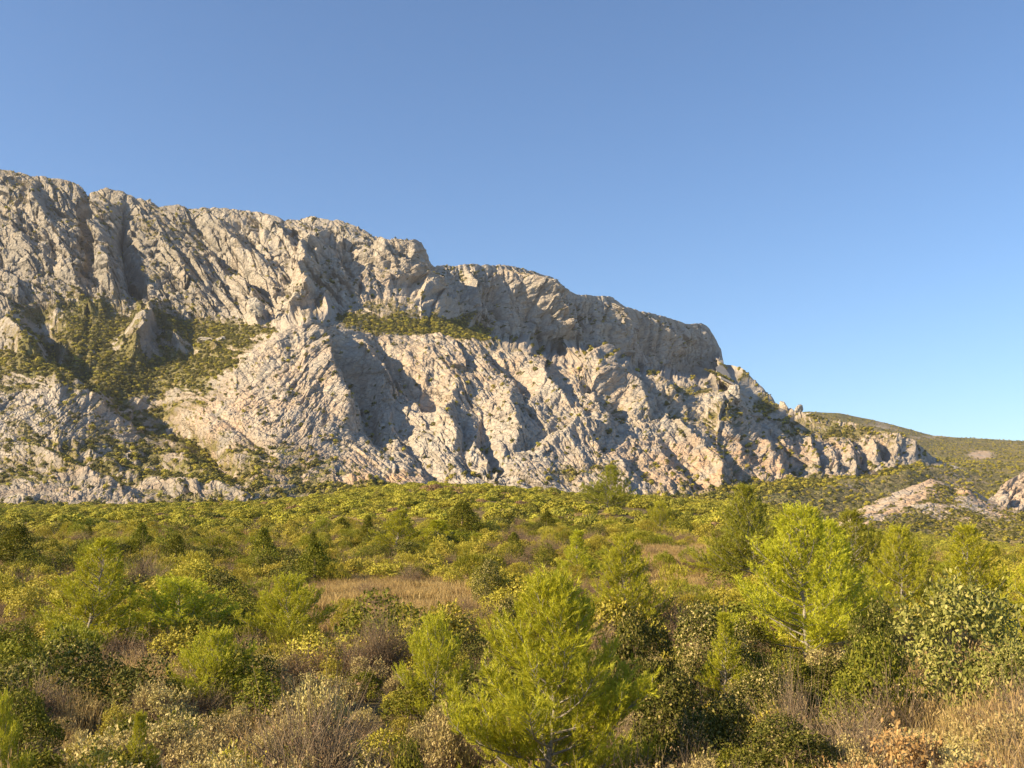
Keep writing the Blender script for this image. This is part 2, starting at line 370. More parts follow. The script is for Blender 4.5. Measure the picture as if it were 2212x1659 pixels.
    ledge = ledge*sm(fbm(S/45, T/16, 2, 84), -.35, .3)
    a, b = rot(-13, 30, 6); L1, el = facet(a, b, 81)
    a, b = rot(-13, 10, 3.6); L2, el2 = facet(a, b, 88)
    hLL = 4.6*ledge + 3.0*L1 + 1.8*L2 + 3*bil + .9*rough
    lowleft = sm(-PX, -560, -400)*sm(yc-py, -60, -35)
    lowleft = np.clip(np.maximum(lowleft, sm(-PX, -800, -560)*sm(py, 900, 960)), 0, 1)
    foots = sm(PX, 1150, 1300)
    hLo = (sL*(1-mixLR)+sR*mixLR)*(1-foots)+sF*foots + (2+1*foots)*bil + (.9+.5*foots)*rough + knob
    crkLo = (cL*(1-mixLR)+cR*mixLR)*(1-foots)+cF*foots
    hLo = hLo*(1-lowleft)+(hLL*.55+.4*knob)*lowleft; crkLo = crkLo*(1-lowleft)+lowleft*(1-sm(el, 0, .15))*.5
    hSh = 2*bil+1.2*rough+2.5*L1
    sp_ = spur_field(PX, py, SPURS)
    veg = ell(PX, py, VEG) + .10*shelf
    calm = np.clip(sm(veg, .35, .8), 0, 1)*(1-sm(sp_, 3, 9))
    H = up*((1-right)*hUL + right*hUR) + shelf*hSh + low*hLo
    H = H*(1-.6*calm)
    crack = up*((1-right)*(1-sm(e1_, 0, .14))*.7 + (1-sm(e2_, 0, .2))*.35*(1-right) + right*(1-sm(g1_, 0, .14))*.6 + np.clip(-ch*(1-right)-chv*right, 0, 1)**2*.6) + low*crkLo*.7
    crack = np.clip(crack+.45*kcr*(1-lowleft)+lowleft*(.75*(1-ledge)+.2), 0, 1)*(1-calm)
    H = H*(1-.65*np.exp(-((PX-1590)/55)**2-((py-800)/60)**2))
    H = (H - 10 + (1.3-.35*low*sm(PX, 1150, 1350))*sp_)*np.clip(Y/1350, .5, 1.35)
    # fades: outline and foot stay where surveyed
    ft = sm(py-ev(SKY, px)[None], 0, 30); H = H*(.35+.65*ft)
    fb = sm(FOOTpx(px)[None]-py, -8, 26); H = H*(.25+.75*fb)
    H = H*(1-.55*sm(PX, 1980, 2080))
    # smooth normals of the base surface
    Ps = P.copy()
    for _ in range(30):
        Ps[1:-1] = Ps[1:-1]*.5+(Ps[:-2]+Ps[2:])*.25; Ps[:, 1:-1] = Ps[:, 1:-1]*.5+(Ps[:, :-2]+Ps[:, 2:])*.25
    N = np.cross(np.gradient(Ps, axis=1), np.gradient(Ps, axis=0)); N /= np.linalg.norm(N, axis=2, keepdims=True)+1e-9
    N[N[..., 1] > 0] *= -1
    N = N*np.array([1, 1, .55]); N /= np.linalg.norm(N, axis=2, keepdims=True)
    P = P + N*H[..., None]*1.0
    # vegetation: gentle ground and surveyed patches
    G = np.cross(np.gradient(P, axis=1), np.gradient(P, axis=0)); G /= np.linalg.norm(G, axis=2, keepdims=True)+1e-9
    flat = np.abs(G[..., 2])
    veg = veg + (sm(flat, .6, .92)-.5)*.42 + .36*fbm(S/30, T/20, 4, 90) + lowleft*(.16+.42*(.5-ledge)+.25*fbm(*rot(-13, 40, 7), 2, 97))
    veg = veg + .35*np.clip(-sp_/20, 0, 1)*low
    veg = np.clip(veg + .25*sm(py-FOOTpx(px)[None], -10, 6) + .75*sm(py-FOOTpx(px)[None], -42, 4)*(.55+.8*fbm(S0/45, T0/14, 3, 123)), 0, 1)
    # scattered small bushes on ledges
    b1, b2, bi = worley(S0/6, T0/4.5, 95); spots = (b1 < .3)*(bi > .80-.35*sm(fbm(S0/50, T0/50, 2, 96), -.1, .5)*(up+.25))*sm(flat, .3, .6)
    veg = np.clip(np.maximum(veg, spots*.85), 0, 1)
    red = np.clip(ell(PX, py, REDS)+.12, 0, 1)
    green = np.clip(.35+.5*sm(py, 650, 800), 0, 1)
    # back of the mountain: a plateau that falls away behind
    topP = P[-1]; rows = [P.reshape(nr, nc, 3)]
    for dY, dZ in ((25, -4), (90, -14), (300, -90), (900, -420), (1500, -640)):
        q = topP.copy(); q[:, 1] += dY; q[:, 0] *= (topP[:, 1]+dY)/topP[:, 1]; q[:, 2] = np.maximum(q[:, 2]+dZ, -30) if dZ > -400 else -40
        rows.append(q[None])
    bot = P[0].copy(); bot[:, 1] -= 10; bot[:, 2] -= 45
    rows.insert(0, bot[None])
    V = np.concatenate(rows, 0)
    def ext(a, lo, hi): return np.concatenate([np.full((1, nc), lo), a, np.full((5, nc), hi)], 0)
    me = np_mesh('mountain', V.reshape(-1, 3), [grid_faces(len(V), nc)], [M_ROCK], smooth=True,
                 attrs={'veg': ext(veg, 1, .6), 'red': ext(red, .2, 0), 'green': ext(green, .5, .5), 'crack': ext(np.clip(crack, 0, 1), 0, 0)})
    me.polygons.foreach_set('use_smooth', np.zeros(len(me.polygons), bool))
    link('mountain', me, kind='structure')
    return P, veg, flat, PX, py
def FOOTpx(px): return ev(FOOT, px)
MP, MVEG, MFLAT, MPX, MPY = build_mountain()

# ------------------------------------------------------------------ far green hill on the right
def sheet(name, pxs, rows, nr, amp, veg_fn, red_fn, disp, sm_it=8, back=((60,-4),(500,-120),(1500,-300)), mat=None, green=.7, outline=1.):
    """rows: list of (curve of y, curve of distance) from bottom to top"""
    px = np.asarray(pxs, float); nc = len(px)
    kp = np.stack([ev(cur(r[0]), px) for r in rows]); kY = np.stack([ev(cur(r[1]), px) for r in rows])
    tau = np.linspace(0, 1, nr)[:, None]; py = kp[0][None]*(1-tau)+kp[-1][None]*tau
    Y = np.empty_like(py)
    for c in range(nc):
        a = kp[:, c].copy()
        for k in range(1, len(a)): a[k] = min(a[k], a[k-1]-.3)
        Y[:, c] = np.interp(-py[:, c], -a, kY[:, c])
    for _ in range(sm_it):
        Y[1:-1] = Y[1:-1]*.5+(Y[:-2]+Y[2:])*.25
    PX = np.broadcast_to(px[None], py.shape); P = np.stack(at(PX, py, Y), -1)
    H = disp(P, PX, py)*sm(tau, 0, .06)*(1-(1-outline)*sm(tau, .9, 1))
    N = np.cross(np.gradient(P, axis=1), np.gradient(P, axis=0)); N /= np.linalg.norm(N, axis=2, keepdims=True)+1e-9
    N[N[..., 2] < 0] *= -1
    P = P+N*H[..., None]
    G = np.cross(np.gradient(P, axis=1), np.gradient(P, axis=0)); G /= np.linalg.norm(G, axis=2, keepdims=True)+1e-9
    flat = np.abs(G[..., 2])
    veg = np.clip(veg_fn(P, PX, py, flat), 0, 1); red = np.clip(red_fn(P, PX, py)+0*PX, 0, 1)
    topP = P[-1]; R_ = [P]
    for dY, dZ in back:
        q = topP.copy(); q[:, 1] += dY; q[:, 0] *= (topP[:, 1]+dY)/topP[:, 1]; q[:, 2] = np.maximum(q[:, 2]+dZ, -40); R_.append(q[None])
    bot = P[0].copy(); bot[:, 2] -= 40; bot[:, 1] -= 5; R_.insert(0, bot[None])
    V = np.concatenate(R_, 0); nb = len(back)
    def ext(a): return np.concatenate([a[:1], a]+[a[-1:]]*nb, 0)
    me = np_mesh(name, V.reshape(-1, 3), [grid_faces(len(V), nc)], [mat or M_ROCK], smooth=True,
                 attrs={'veg': ext(veg), 'red': ext(red), 'green': ext(np.full(veg.shape, green)), 'crack': np.zeros(V.shape[:2])})
    link(name, me, kind='structure')
    return P, veg, flat, PX, py
W2 = lambda P, s: fbm(P[..., 0]/s, P[..., 1]/s+P[..., 2]/s, 4, 17)
HP = sheet('green_hill', np.linspace(1300, 2500, 420),
  [([(1300,1190),(2500,1210)], [(1300,600),(2500,700)]),
   ([(1300,1120),(1700,1110),(2212,1120),(2500,1120)], [(1300,740),(1700,775),(1880,850),(2212,950),(2500,950)]),
   ([(1300,1086),(1350,1087),(1500,1084),(1640,1062),(1700,1047),(1880,1038),(1960,1012),(2030,1012),(2212,1030),(2500,1040)], [(1300,795),(1350,798),(1500,817),(1640,845),(1700,880),(1800,948),(1880,1028),(1960,1127),(2030,1225),(2212,1340),(2500,1400)]),
   ([(1300,1020),(1600,1000),(1900,985),(2050,985),(2212,990),(2500,1010)], [(1300,1800),(1700,2000),(2212,2250),(2500,2300)]),
   ([(1300,960),(1600,900),(1749,889),(1814,892),(1880,905),(1957,924),(2015,941),(2073,946),(2212,952),(2500,990)], [(1300,2500),(1700,2600),(2212,2900),(2500,3000)])],
  230, 1, lambda P, PX, py, fl: .80+.22*W2(P, 90)-.9*np.exp(-(((PX-2120)/26)**2+((py-982)/8)**2))-.35*ell(PX, py, [(1860,920,90,10,1),(2000,945,40,5,1.2),(2060,1040,60,14,.5)]),
  lambda P, PX, py: .35+.6*np.exp(-(((PX-2120)/40)**2+((py-982)/16)**2)), lambda P, PX, py: 5*W2(P, 160)+1.2*billow(P[..., 0]/9, P[..., 1]/14, 2, 5)+14*np.exp(-((PX-2210+(py-1040)*.6)/50)**2)*.4, outline=.3, green=1.)
# low hill of reddish bedded rock in the right of the valley
def red_disp(P, PX, py):
    th = sm(PX, 1990, 2060)
    b = (py*1.75+PX*1.0)/30+.35*W2(P, 30); saw = b-np.floor(b); led = np.where(saw < .6, saw/.6, (1-saw)/.4)
    b2 = (py*1.6-PX*.5)/22+.6*W2(P, 24); s2 = b2-np.floor(b2); led2 = np.where(s2 < .7, s2/.7, (1-s2)/.3)
    f, e = facet(P[..., 0]/9, P[..., 1]/14, 6); g, e = facet(P[..., 0]/3.5, P[..., 1]/5, 7)
    return .9*led*(1-th)+.9*led2*th*sm(W2(P, 15), -.2, .3)+.5*f+.3*g+1.6*W2(P, 26)
RP = sheet('red_rock_hill', np.linspace(1790, 2420, 330),
  [([(1790,1160),(1850,1150),(2000,1172),(2212,1168),(2420,1170)], [(1790,690),(2420,680)]),
   ([(1790,1140),(1860,1112),(2010,1090),(2212,1120),(2420,1130)], [(1790,740),(2010,790),(2420,800)]),
   ([(1790,1138),(1850,1103),(1900,1078),(2010,1034),(2040,1043),(2060,1055),(2090,1050),(2130,1078),(2170,1092),(2212,1104),(2420,1120)], [(1790,770),(2010,900),(2420,910)])],
  150, 1, lambda P, PX, py, fl: .50+.34*W2(P, 25)+.45*sm(py, 1105, 1150)-.7*np.exp(-((PX*.52+py-2082)/9)**2)*(PX < 2040)-.7*np.exp(-((PX*.5+py-2069)/6)**2)*(PX < 2000)-.35*sm(PX, 2050, 2120)*sm(-py, -1110, -1085),
  lambda P, PX, py: .8+.3*W2(P, 40), red_disp, back=((20,-5),(120,-40),(200,-80)), outline=.5)
R3 = sheet('rock_knoll', np.linspace(2110, 2460, 200),
  [([(2110,1120),(2212,1125),(2460,1130)], [(2110,850),(2460,850)]),
   ([(2110,1110),(2152,1062),(2165,1045),(2190,1030),(2212,1018),(2260,990),(2460,1000)], [(2110,900),(2212,1000),(2460,1080)])],
  110, 1, lambda P, PX, py, fl: .22+.25*W2(P, 25), lambda P, PX, py: .6+0*PX, lambda P, PX, py: 5*facet((PX+py*.9)/28, (py-PX*.5)/50, 8)[0]+1.6*facet((PX+py*.9)/9, (py-PX*.5)/15, 9)[0]+.7*fbm(P[..., 0]/6, P[..., 2]/6, 2, 6), back=((20,-5),(120,-40),(200,-80)), outline=.6)

# ------------------------------------------------------------------ ground from the camera's feet to the foot of the mountain
GPX = np.array([-900,-100,0,500,950,1300,1600,1850,2212,3000.])
GY = np.array([1.,4,8,13,20,30,42,58,80,110,160,220,330,450,600,760])
GPYL = [  # sheet height for each distance, one list per column
 [0,0,1990,1790,1650,1480,1370,1275,1205,1160,1130,1118,1112,1106,1100,1100],
 [0,0,1990,1790,1650,1480,1370,1275,1205,1160,1130,1118,1112,1106,1100,1100],
 [0,0,1990,1790,1650,1480,1370,1275,1205,1160,1130,1118,1112,1106,1100,1100],
 [0,0,1990,1780,1645,1470,1360,1268,1200,1155,1122,1108,1098,1097,1097,1110],
 [0,0,2060,1860,1710,1465,1350,1262,1190,1140,1097,1070,1053,1060,1072,1090],
 [0,0,2060,1870,1720,1465,1350,1262,1190,1142,1108,1088,1078,1080,1084,1090],
 [0,0,1990,1790,1640,1450,1350,1265,1200,1160,1130,1110,1100,1095,1092,1092],
 [0,0,1960,1760,1600,1450,1352,1275,1220,1192,1185,1185,1180,1170,1155,1140],
 [0,0,1900,1670,1560,1440,1352,1285,1240,1218,1215,1215,1210,1200,1185,1170],
 [0,0,1900,1670,1560,1440,1352,1285,1240,1218,1215,1215,1210,1200,1185,1170]]
GZ = np.array([[(-2.6 if k == 0 else -2.75) if k < 2 else float(zat(v, GY[k])) for k, v in enumerate(c)] for c in GPYL])
def ground_z(x, y):
    x = np.asarray(x, float); y = np.maximum(np.asarray(y, float), 1.0)
    px = x/y/(2*TX/cp)*2212+1106
    ly = np.log(y); lg = np.log(GY)
    fi = np.clip(np.interp(px, GPX, np.arange(len(GPX))), 0, len(GPX)-1.001); i = fi.astype(int); fi = fi-i; fi = fi*fi*(3-2*fi)
    fj = np.clip(np.interp(ly, lg, np.arange(len(GY))), 0, len(GY)-1.001); j = fj.astype(int); fj = fj-j
    z = (GZ[i, j]*(1-fj)+GZ[i, j+1]*fj)*(1-fi)+(GZ[i+1, j]*(1-fj)+GZ[i+1, j+1]*fj)*fi
    am = np.clip(y/60, .15, 2.)
    z = z + am*.35*fbm(x/14, y/14, 3, 70) + .12*fbm(x/2.2, y/2.2, 2, 75)
    return z
def build_ground():
    ys = np.concatenate([[-40, -10, 0, 1], np.exp(np.linspace(math.log(1.6), math.log(760), 260))])
    fr = np.linspace(-1.05, 1.05, 300)
    Yg = np.repeat(ys[:, None], len(fr), 1); Xg = fr[None]*(np.maximum(Yg, 1)*.62+14)
    Z = ground_z(Xg, Yg)
    Z[:3] = Z[3]
    V = np.stack([Xg, Yg, Z], -1)
    last = V[-1].copy(); last[:, 1] += 120; last[:, 2] -= 60
    V = np.concatenate([V, last[None]], 0)
    link('ground', np_mesh('ground', V.reshape(-1, 3), [grid_faces(V.shape[0], V.shape[1])], [M_EARTH], smooth=True), kind='structure')
build_ground()
# the land beyond, out to the horizon
_n = 40; _a = np.linspace(-9000, 9000, _n); _X, _Y = np.meshgrid(_a, np.linspace(-3000, 15000, _n))
link('plain', np_mesh('plain', np.stack([_X, _Y, np.full(_X.shape, -42.)], -1).reshape(-1, 3), [grid_faces(_n, _n)], [M_EARTH], smooth=True), kind='structure')

# ================================================================== PLANTS
def leaf_material(name, cols, trans=.35, rough=.6, spec=.25):
    """cols: three colours; every leaf takes one by chance, every plant drifts a little"""
    n = NT(name)
    g = n.a('ShaderNodeNewGeometry'); oi = n.a('ShaderNodeObjectInfo')
    r = g.outputs['Random Per Island']
    col = n.mix(n.ramp(r, 0, .6), cols[0], cols[1]); col = n.mix(n.ramp(r, .80, 1.), col, cols[2])
    hsv = n.a('ShaderNodeHueSaturation', i_Color=col)
    n.l.new(n.ramp(oi.outputs['Random'], 0, 1, .490, .504), hsv.inputs['Hue']); n.l.new(n.ramp(oi.outputs['Random'], 0, 1, .84, 1.08), hsv.inputs['Value'])
    bs = n.a('ShaderNodeBsdfPrincipled', i_Roughness=rough); bs.inputs['Specular IOR Level'].default_value = spec
    tr = n.a('ShaderNodeBsdfTranslucent'); n.l.new(hsv.outputs[0], bs.inputs['Base Color']); n.l.new(hsv.outputs[0], tr.inputs[0])
    mx = n.a('ShaderNodeMixShader', i_0=trans); n.l.new(bs.outputs[0], mx.inputs[1]); n.l.new(tr.outputs[0], mx.inputs[2]); n.l.new(mx.outputs[0], n.out.inputs[0])
    return n.m
def bark_material(name, c0, c1, sc=30):
    n = NT(name); tc = n.a('ShaderNodeTexCoord').outputs['Object']
    v = n.noise(tc, sc, 4, .65); col = n.mix(n.ramp(v, .35, .65), c0, c1)
    b = n.a('ShaderNodeBump', i_Strength=.6, i_Distance=.01); n.l.new(v, b.inputs['Height'])
    bs = n.a('ShaderNodeBsdfPrincipled', i_Roughness=.9); n.l.new(col, bs.inputs['Base Color']); n.l.new(b.outputs[0], bs.inputs['Normal']); n.l.new(bs.outputs[0], n.out.inputs[0]); return n.m
M_NEEDLE = leaf_material('pine_needles', [(.35,.36,.020), (.54,.54,.035), (.66,.60,.06)], .22, .5)
M_NEEDLE_D = leaf_material('dark_pine_needles', [(.21,.225,.018), (.34,.34,.03), (.46,.41,.05)], .2, .5)
M_PALE = leaf_material('pale_grey_leaves', [(.33,.275,.09), (.52,.43,.16), (.68,.55,.22)], .18, .55)
M_OAK = leaf_material('glossy_dark_leaves', [(.055,.065,.009), (.125,.125,.018), (.40,.33,.11)], .08, .6, .12)
M_GRN = leaf_material('deep_green_leaves', [(.09,.11,.011), (.20,.20,.020), (.33,.29,.045)], .18, .6, .12)
M_BROAD = leaf_material('broad_grey_green_leaves', [(.15,.165,.03), (.33,.32,.075), (.55,.47,.16)], .18, .55, .2)
M_OLIVE = leaf_material('olive_leaves', [(.28,.25,.024), (.46,.40,.045), (.58,.47,.075)], .18, .6)
M_BROWN = leaf_material('dry_brown_leaves', [(.19,.12,.06), (.34,.22,.105), (.46,.32,.16)], .15, .8)
M_RUST = leaf_material('rust_leaves', [(.34,.18,.06), (.46,.29,.11), (.52,.40,.19)], .2, .7)
M_STRAW = leaf_material('straw', [(.34,.24,.085), (.50,.36,.14), (.60,.46,.22)], .3, .7)
M_DARKG = leaf_material('far_scrub', [(.095,.095,.018), (.19,.175,.035), (.30,.25,.065)], .15, .8)
M_CREST2 = leaf_material('crest_scrub_light', [(.27,.26,.026), (.40,.37,.04), (.52,.44,.07)], .15, .8)
M_CREST = leaf_material('crest_scrub', [(.17,.17,.02), (.28,.265,.035), (.40,.35,.065)], .15, .8)
M_BARK = bark_material('grey_bark', (.17,.145,.115), (.38,.34,.28))
M_TWIG = bark_material('brown_twigs', (.14,.10,.055), (.30,.22,.13))
M_STONE = M_ROCK

def nrm(v): return v/(np.linalg.norm(v, axis=-1, keepdims=True)+1e-9)
class Geo:
    def __init__(s): s.V = []; s.F3 = []; s.F4 = []; s.n = 0; s.m3 = []; s.m4 = []
    def add(s, V, F3=None, F4=None, m=0):
        V = np.asarray(V).reshape(-1, 3)
        if F3 is not None and len(F3): s.F3.append(np.asarray(F3)+s.n); s.m3.append(np.full(len(F3), m))
        if F4 is not None and len(F4): s.F4.append(np.asarray(F4)+s.n); s.m4.append(np.full(len(F4), m))
        s.V.append(V); s.n += len(V)
    def mesh(s, name, mats, smooth=False):
        f = []; m = []
        if s.F3: f.append(np.concatenate(s.F3)); m.append(np.concatenate(s.m3))
        if s.F4: f.append(np.concatenate(s.F4)); m.append(np.concatenate(s.m4))
        return np_mesh(name, np.concatenate(s.V), f, mats, fmat=np.concatenate(m), smooth=smooth)
def tube(g, pts, r0, r1, k=5, m=0):
    pts = np.asarray(pts, float); n = len(pts)
    d = nrm(np.gradient(pts, axis=0)); up = np.array([.31, .17, .93]); a = nrm(np.cross(d, up)); b = np.cross(d, a)
    r = np.linspace(r0, r1, n)[:, None, None]; th = np.arange(k)*2*math.pi/k
    V = pts[:, None]+r*(a[:, None]*np.cos(th)[None, :, None]+b[:, None]*np.sin(th)[None, :, None])
    F = []
    for i in range(n-1):
        for j in range(k): F.append((i*k+j, i*k+(j+1) % k, (i+1)*k+(j+1) % k, (i+1)*k+j))
    g.add(V, F4=F, m=m)
def needles(g, rng, base, axis, length, nl, cnt, width, m=0, spread=(18, 50)):
    """base, axis: (n,3). every shoot is a brush of thin triangles"""
    n = len(base); axis = nrm(axis)
    rnd = rng.normal(size=(n, cnt, 3)); perp = rnd-(rnd*axis[:, None]).sum(-1, keepdims=True)*axis[:, None]; perp = nrm(perp)
    t = rng.random((n, cnt, 1))**.8
    phi = np.radians(rng.uniform(*spread, size=(n, cnt, 1)))*(1.1-.5*t)
    d = axis[:, None]*np.cos(phi)+perp*np.sin(phi)
    L = (nl*rng.uniform(.7, 1.15, size=(n, cnt, 1)))
    b = base[:, None]+axis[:, None]*t*np.reshape(length, (-1, 1, 1))
    side = nrm(np.cross(d, rng.normal(size=(n, cnt, 3))))*width
    V = np.stack([b-side*.5, b+side*.5, b+d*L], 2).reshape(-1, 3)
    g.add(V, F3=np.arange(len(V)).reshape(-1, 3), m=m)
def leaves(g, rng, c, nd, size, m=0, ratio=.45, fold=.25):
    """leaf quads at c (n,3), tips pointing along nd"""
    n = len(c); nd = nrm(nd); s = np.reshape(size, (-1, 1))*rng.uniform(.65, 1.25, size=(n, 1))
    side = nrm(np.cross(nd, rng.normal(size=(n, 3))))
    nn = np.cross(nd, side)
    V = np.stack([c, c+nd*s*.5+side*s*ratio*.5+nn*s*fold*.2, c+nd*s, c+nd*s*.5-side*s*ratio*.5+nn*s*fold*.2], 1).reshape(-1, 3)
    g.add(V, F4=np.arange(len(V)).reshape(-1, 4), m=m)

# ------------------------------------------------------------------ pines
def make_pine(name, seed, H, W, shoots=1.0, cnt=26, nl=.085, width=.008, lean=(.04, 0), mat=None, low=.06, shape=0.0, step=.11):
    """Aleppo pine: bent pale trunk, rising limbs, brushes of needles that turn upward"""
    rng = np.random.default_rng(seed)
    root = bpy.data.objects.new(name, None); COL.objects.link(root); root.empty_display_size = .3
    k = 12; tz = np.linspace(0, 1, k); wob = np.cumsum(rng.normal(0, .018, (k, 2)), 0)
    tp = np.stack([tz*lean[0]*H+wob[:, 0]*H*.5, tz*lean[1]*H+wob[:, 1]*H*.5, tz*H*.94], 1)
    g = Geo(); tube(g, tp, (.010*H+.010), .005, 8); link('trunk', g.mesh('trunk', [M_BARK], True), root)
    bs, ax, ln = [], [], []; limbs = []; tw = Geo()
    nlimb = int(16+H*9); az = rng.random()*6.28
    for i in range(nlimb):
        f = low+(1-low)*(i+.5)/nlimb; f = min(f, .985)
        az += 2.399+rng.normal(0, .35)
        prof = (1-f)**(.62+shape)*min(1, .62+f*2.3)
        L = W*.5*prof*rng.uniform(.72, 1.18)+.10
        p0 = np.array([np.interp(f, tz*.94, tp[:, j]) for j in range(3)])
        el0 = R(8+62*f**1.3+rng.normal(0, 7)); el1 = el0+R(rng.uniform(22, 42))
        pts = [p0]; q = 8; e = el0; a = az
        for j in range(q-1):
            e = el0+(min(el1, 1.45)-el0)*(j/(q-2))**1.3; a += rng.normal(0, .09)
            pts.append(pts[-1]+np.array([math.cos(a)*math.cos(e), math.sin(a)*math.cos(e), math.sin(e)])*L/(q-1)*1.12)
        pts = np.array(pts); r0 = .0065*L+.005+.003*H*(1-f)
        limbs.append((L, pts, r0))
        ns = max(4, int(L/(step*.95)*shoots))
        for j in range(ns):
            t = .16+.84*(j+rng.random())/ns; ii = t*(q-1); i0 = min(int(ii), q-2)
            b = pts[i0]+(pts[i0+1]-pts[i0])*(ii-i0); d = nrm(pts[i0+1]-pts[i0])
            side = nrm(np.cross(d, [0, 0, 1]))*(1 if j % 2 else -1)
            tl = (.16+.55*L*(1-t*.7))*rng.uniform(.5, 1.1)
            sd_ = nrm(d*.75+side*rng.uniform(.4, 1.)+np.array([0, 0, rng.uniform(-.15, .6)]))
            n2 = max(1, int(tl/step)); c = b.copy(); path = [b]
            for m_ in range(n2):
                sd_ = nrm(sd_+np.array([0, 0, .22])+rng.normal(0, .10, 3)); c = c+sd_*tl/n2; path.append(c)
                for _ in range(2 if rng.random() < .7 else 3):
                    bs.append(c-sd_*step*.3+rng.normal(0, .035, 3)); ax.append(nrm(sd_+rng.normal(0, .38, 3)+np.array([0, 0, .35]))); ln.append(step*rng.uniform(1.0, 1.9))
            if tl > .16: tube(tw, np.array(path), .0035+.003*tl, .002, 3)
        bs.append(pts[-1]-.5*(pts[-1]-pts[-2])); ax.append(nrm(pts[-1]-pts[-2]+np.array([0, 0, .3]))); ln.append(step*2.)
    for z in np.linspace(.90, 1.0, 4):
        bs.append(np.array([tp[-1, 0], tp[-1, 1], H*z-.1])); ax.append(np.array([rng.normal(0, .1), rng.normal(0, .1), 1.])); ln.append(.16)
    limbs.sort(key=lambda a: -a[0])
    for L, pts, r0 in limbs[:8]:
        gg = Geo(); tube(gg, pts, r0, .003, 5); link('limb', gg.mesh('limb', [M_BARK], True), root)
    for L, pts, r0 in limbs[8:]: tube(tw, pts, r0, .003, 4)
    o = link('twigs', tw.mesh('twigs', [M_BARK]), root, kind='stuff')
    g = Geo(); needles(g, rng, np.array(bs), np.array(ax), np.array(ln), nl, cnt, width)
    link('needles', g.mesh('needles', [mat or M_NEEDLE]), root, kind='stuff')
    root['_h'] = H; root['_w'] = W
    return root
def copy_tree(o, parent=None):
    c = o.copy(); COL.objects.link(c); c.parent = parent
    for ch in o.children: copy_tree(ch, c)
    return c

# ------------------------------------------------------------------ bushes
def lump_dirs(rng, n): 
    v = rng.normal(size=(n, 3)); v[:, 2] = np.abs(v[:, 2])*.9+.02*0; return nrm(v)
def make_bush(name, seed, W, H, clumps, per, leaf, mats, twig=M_TWIG, ratio=.45, shell=(.55, 1.05), up=.35, stems=24, clump_r=.09, rough=.22, low=0., mode='rosette', split=True, twiggy=0):
    rng = np.random.default_rng(seed)
    d = lump_dirs(rng, clumps); th = np.arctan2(d[:, 1], d[:, 0])
    lob = 1+rough*(perlin(th*1.6+seed, d[:, 2]*2.6+seed*.7, seed)+.6*perlin(th*3.7+9, d[:, 2]*5+3, seed+1))*1.6
    r = rng.uniform(*shell, clumps)*lob
    C = d*r[:, None]*np.array([W*.5, W*.5, H*.72]); C[:, 2] += H*(.24-.0*low)
    C = C[C[:, 2] > .02]
    g1 = Geo()
    for i in range(stems):
        t = C[rng.integers(len(C))]; b = np.array([rng.normal(0, .05*W), rng.normal(0, .05*W), 0.])
        mid = b*.5+t*.5+rng.normal(0, .06*W, 3)+np.array([0, 0, .06*H]); tube(g1, [b, (b+mid)/2+rng.normal(0, .02*W, 3), mid, (mid+t)/2+rng.normal(0, .02*W, 3), t], .006*W+.004, .0025, 4)
    for i in range(twiggy):
        t = C[rng.integers(len(C))]*rng.uniform(.35, .9); dd = nrm(t+rng.normal(0, .25*W, 3))+np.array([0, 0, .3]); L = rng.uniform(.15, .4)*W
        p = [t, t+dd*L*.5+rng.normal(0, .02, 3), t+dd*L+rng.normal(0, .04, 3)]; tube(g1, p, .0035, .0015, 3)
    g2 = Geo(); out = nrm(C-np.array([0, 0, H*.2])); axis = nrm(out+np.array([0, 0, up])+rng.normal(0, .3, C.shape))
    n = len(C)
    base = (C[:, None]+rng.normal(0, clump_r, (n, per, 3))*np.array([1, 1, .8]))
    if mode == 'rosette':
        dirs = nrm(axis[:, None]*.9+rng.normal(0, .65, (n, per, 3)))
    else:
        dirs = nrm(rng.normal(0, 1, (n, per, 3))+np.array([0, 0, .2]))
    idx = rng.random((n, per)) < .8
    leaves(g2, rng, base.reshape(-1, 3), dirs.reshape(-1, 3), leaf, 0, ratio)
    if len(mats) > 1:
        sel = rng.integers(0, n, int(n*.5)); leaves(g2, rng, (C[sel][:, None]+rng.normal(0, clump_r, (len(sel), 4, 3))).reshape(-1, 3), nrm(rng.normal(0, 1, (len(sel)*4, 3))+out[sel].repeat(4, 0)), leaf, 1, ratio)
    if split:
        root = bpy.data.objects.new(name, None); COL.objects.link(root); root.empty_display_size = .2
        link('stems', g1.mesh('stems', [twig]), root, kind='stuff'); link('leaves', g2.mesh('leaves', mats), root, kind='stuff')
        return root
    nb = len(mats); 
    for V, F4, m4 in zip([np.concatenate(g1.V)], [np.concatenate(g1.F4)], [None]): g2.add(V, F4=F4, m=nb)
    return g2.mesh(name, list(mats)+[twig])
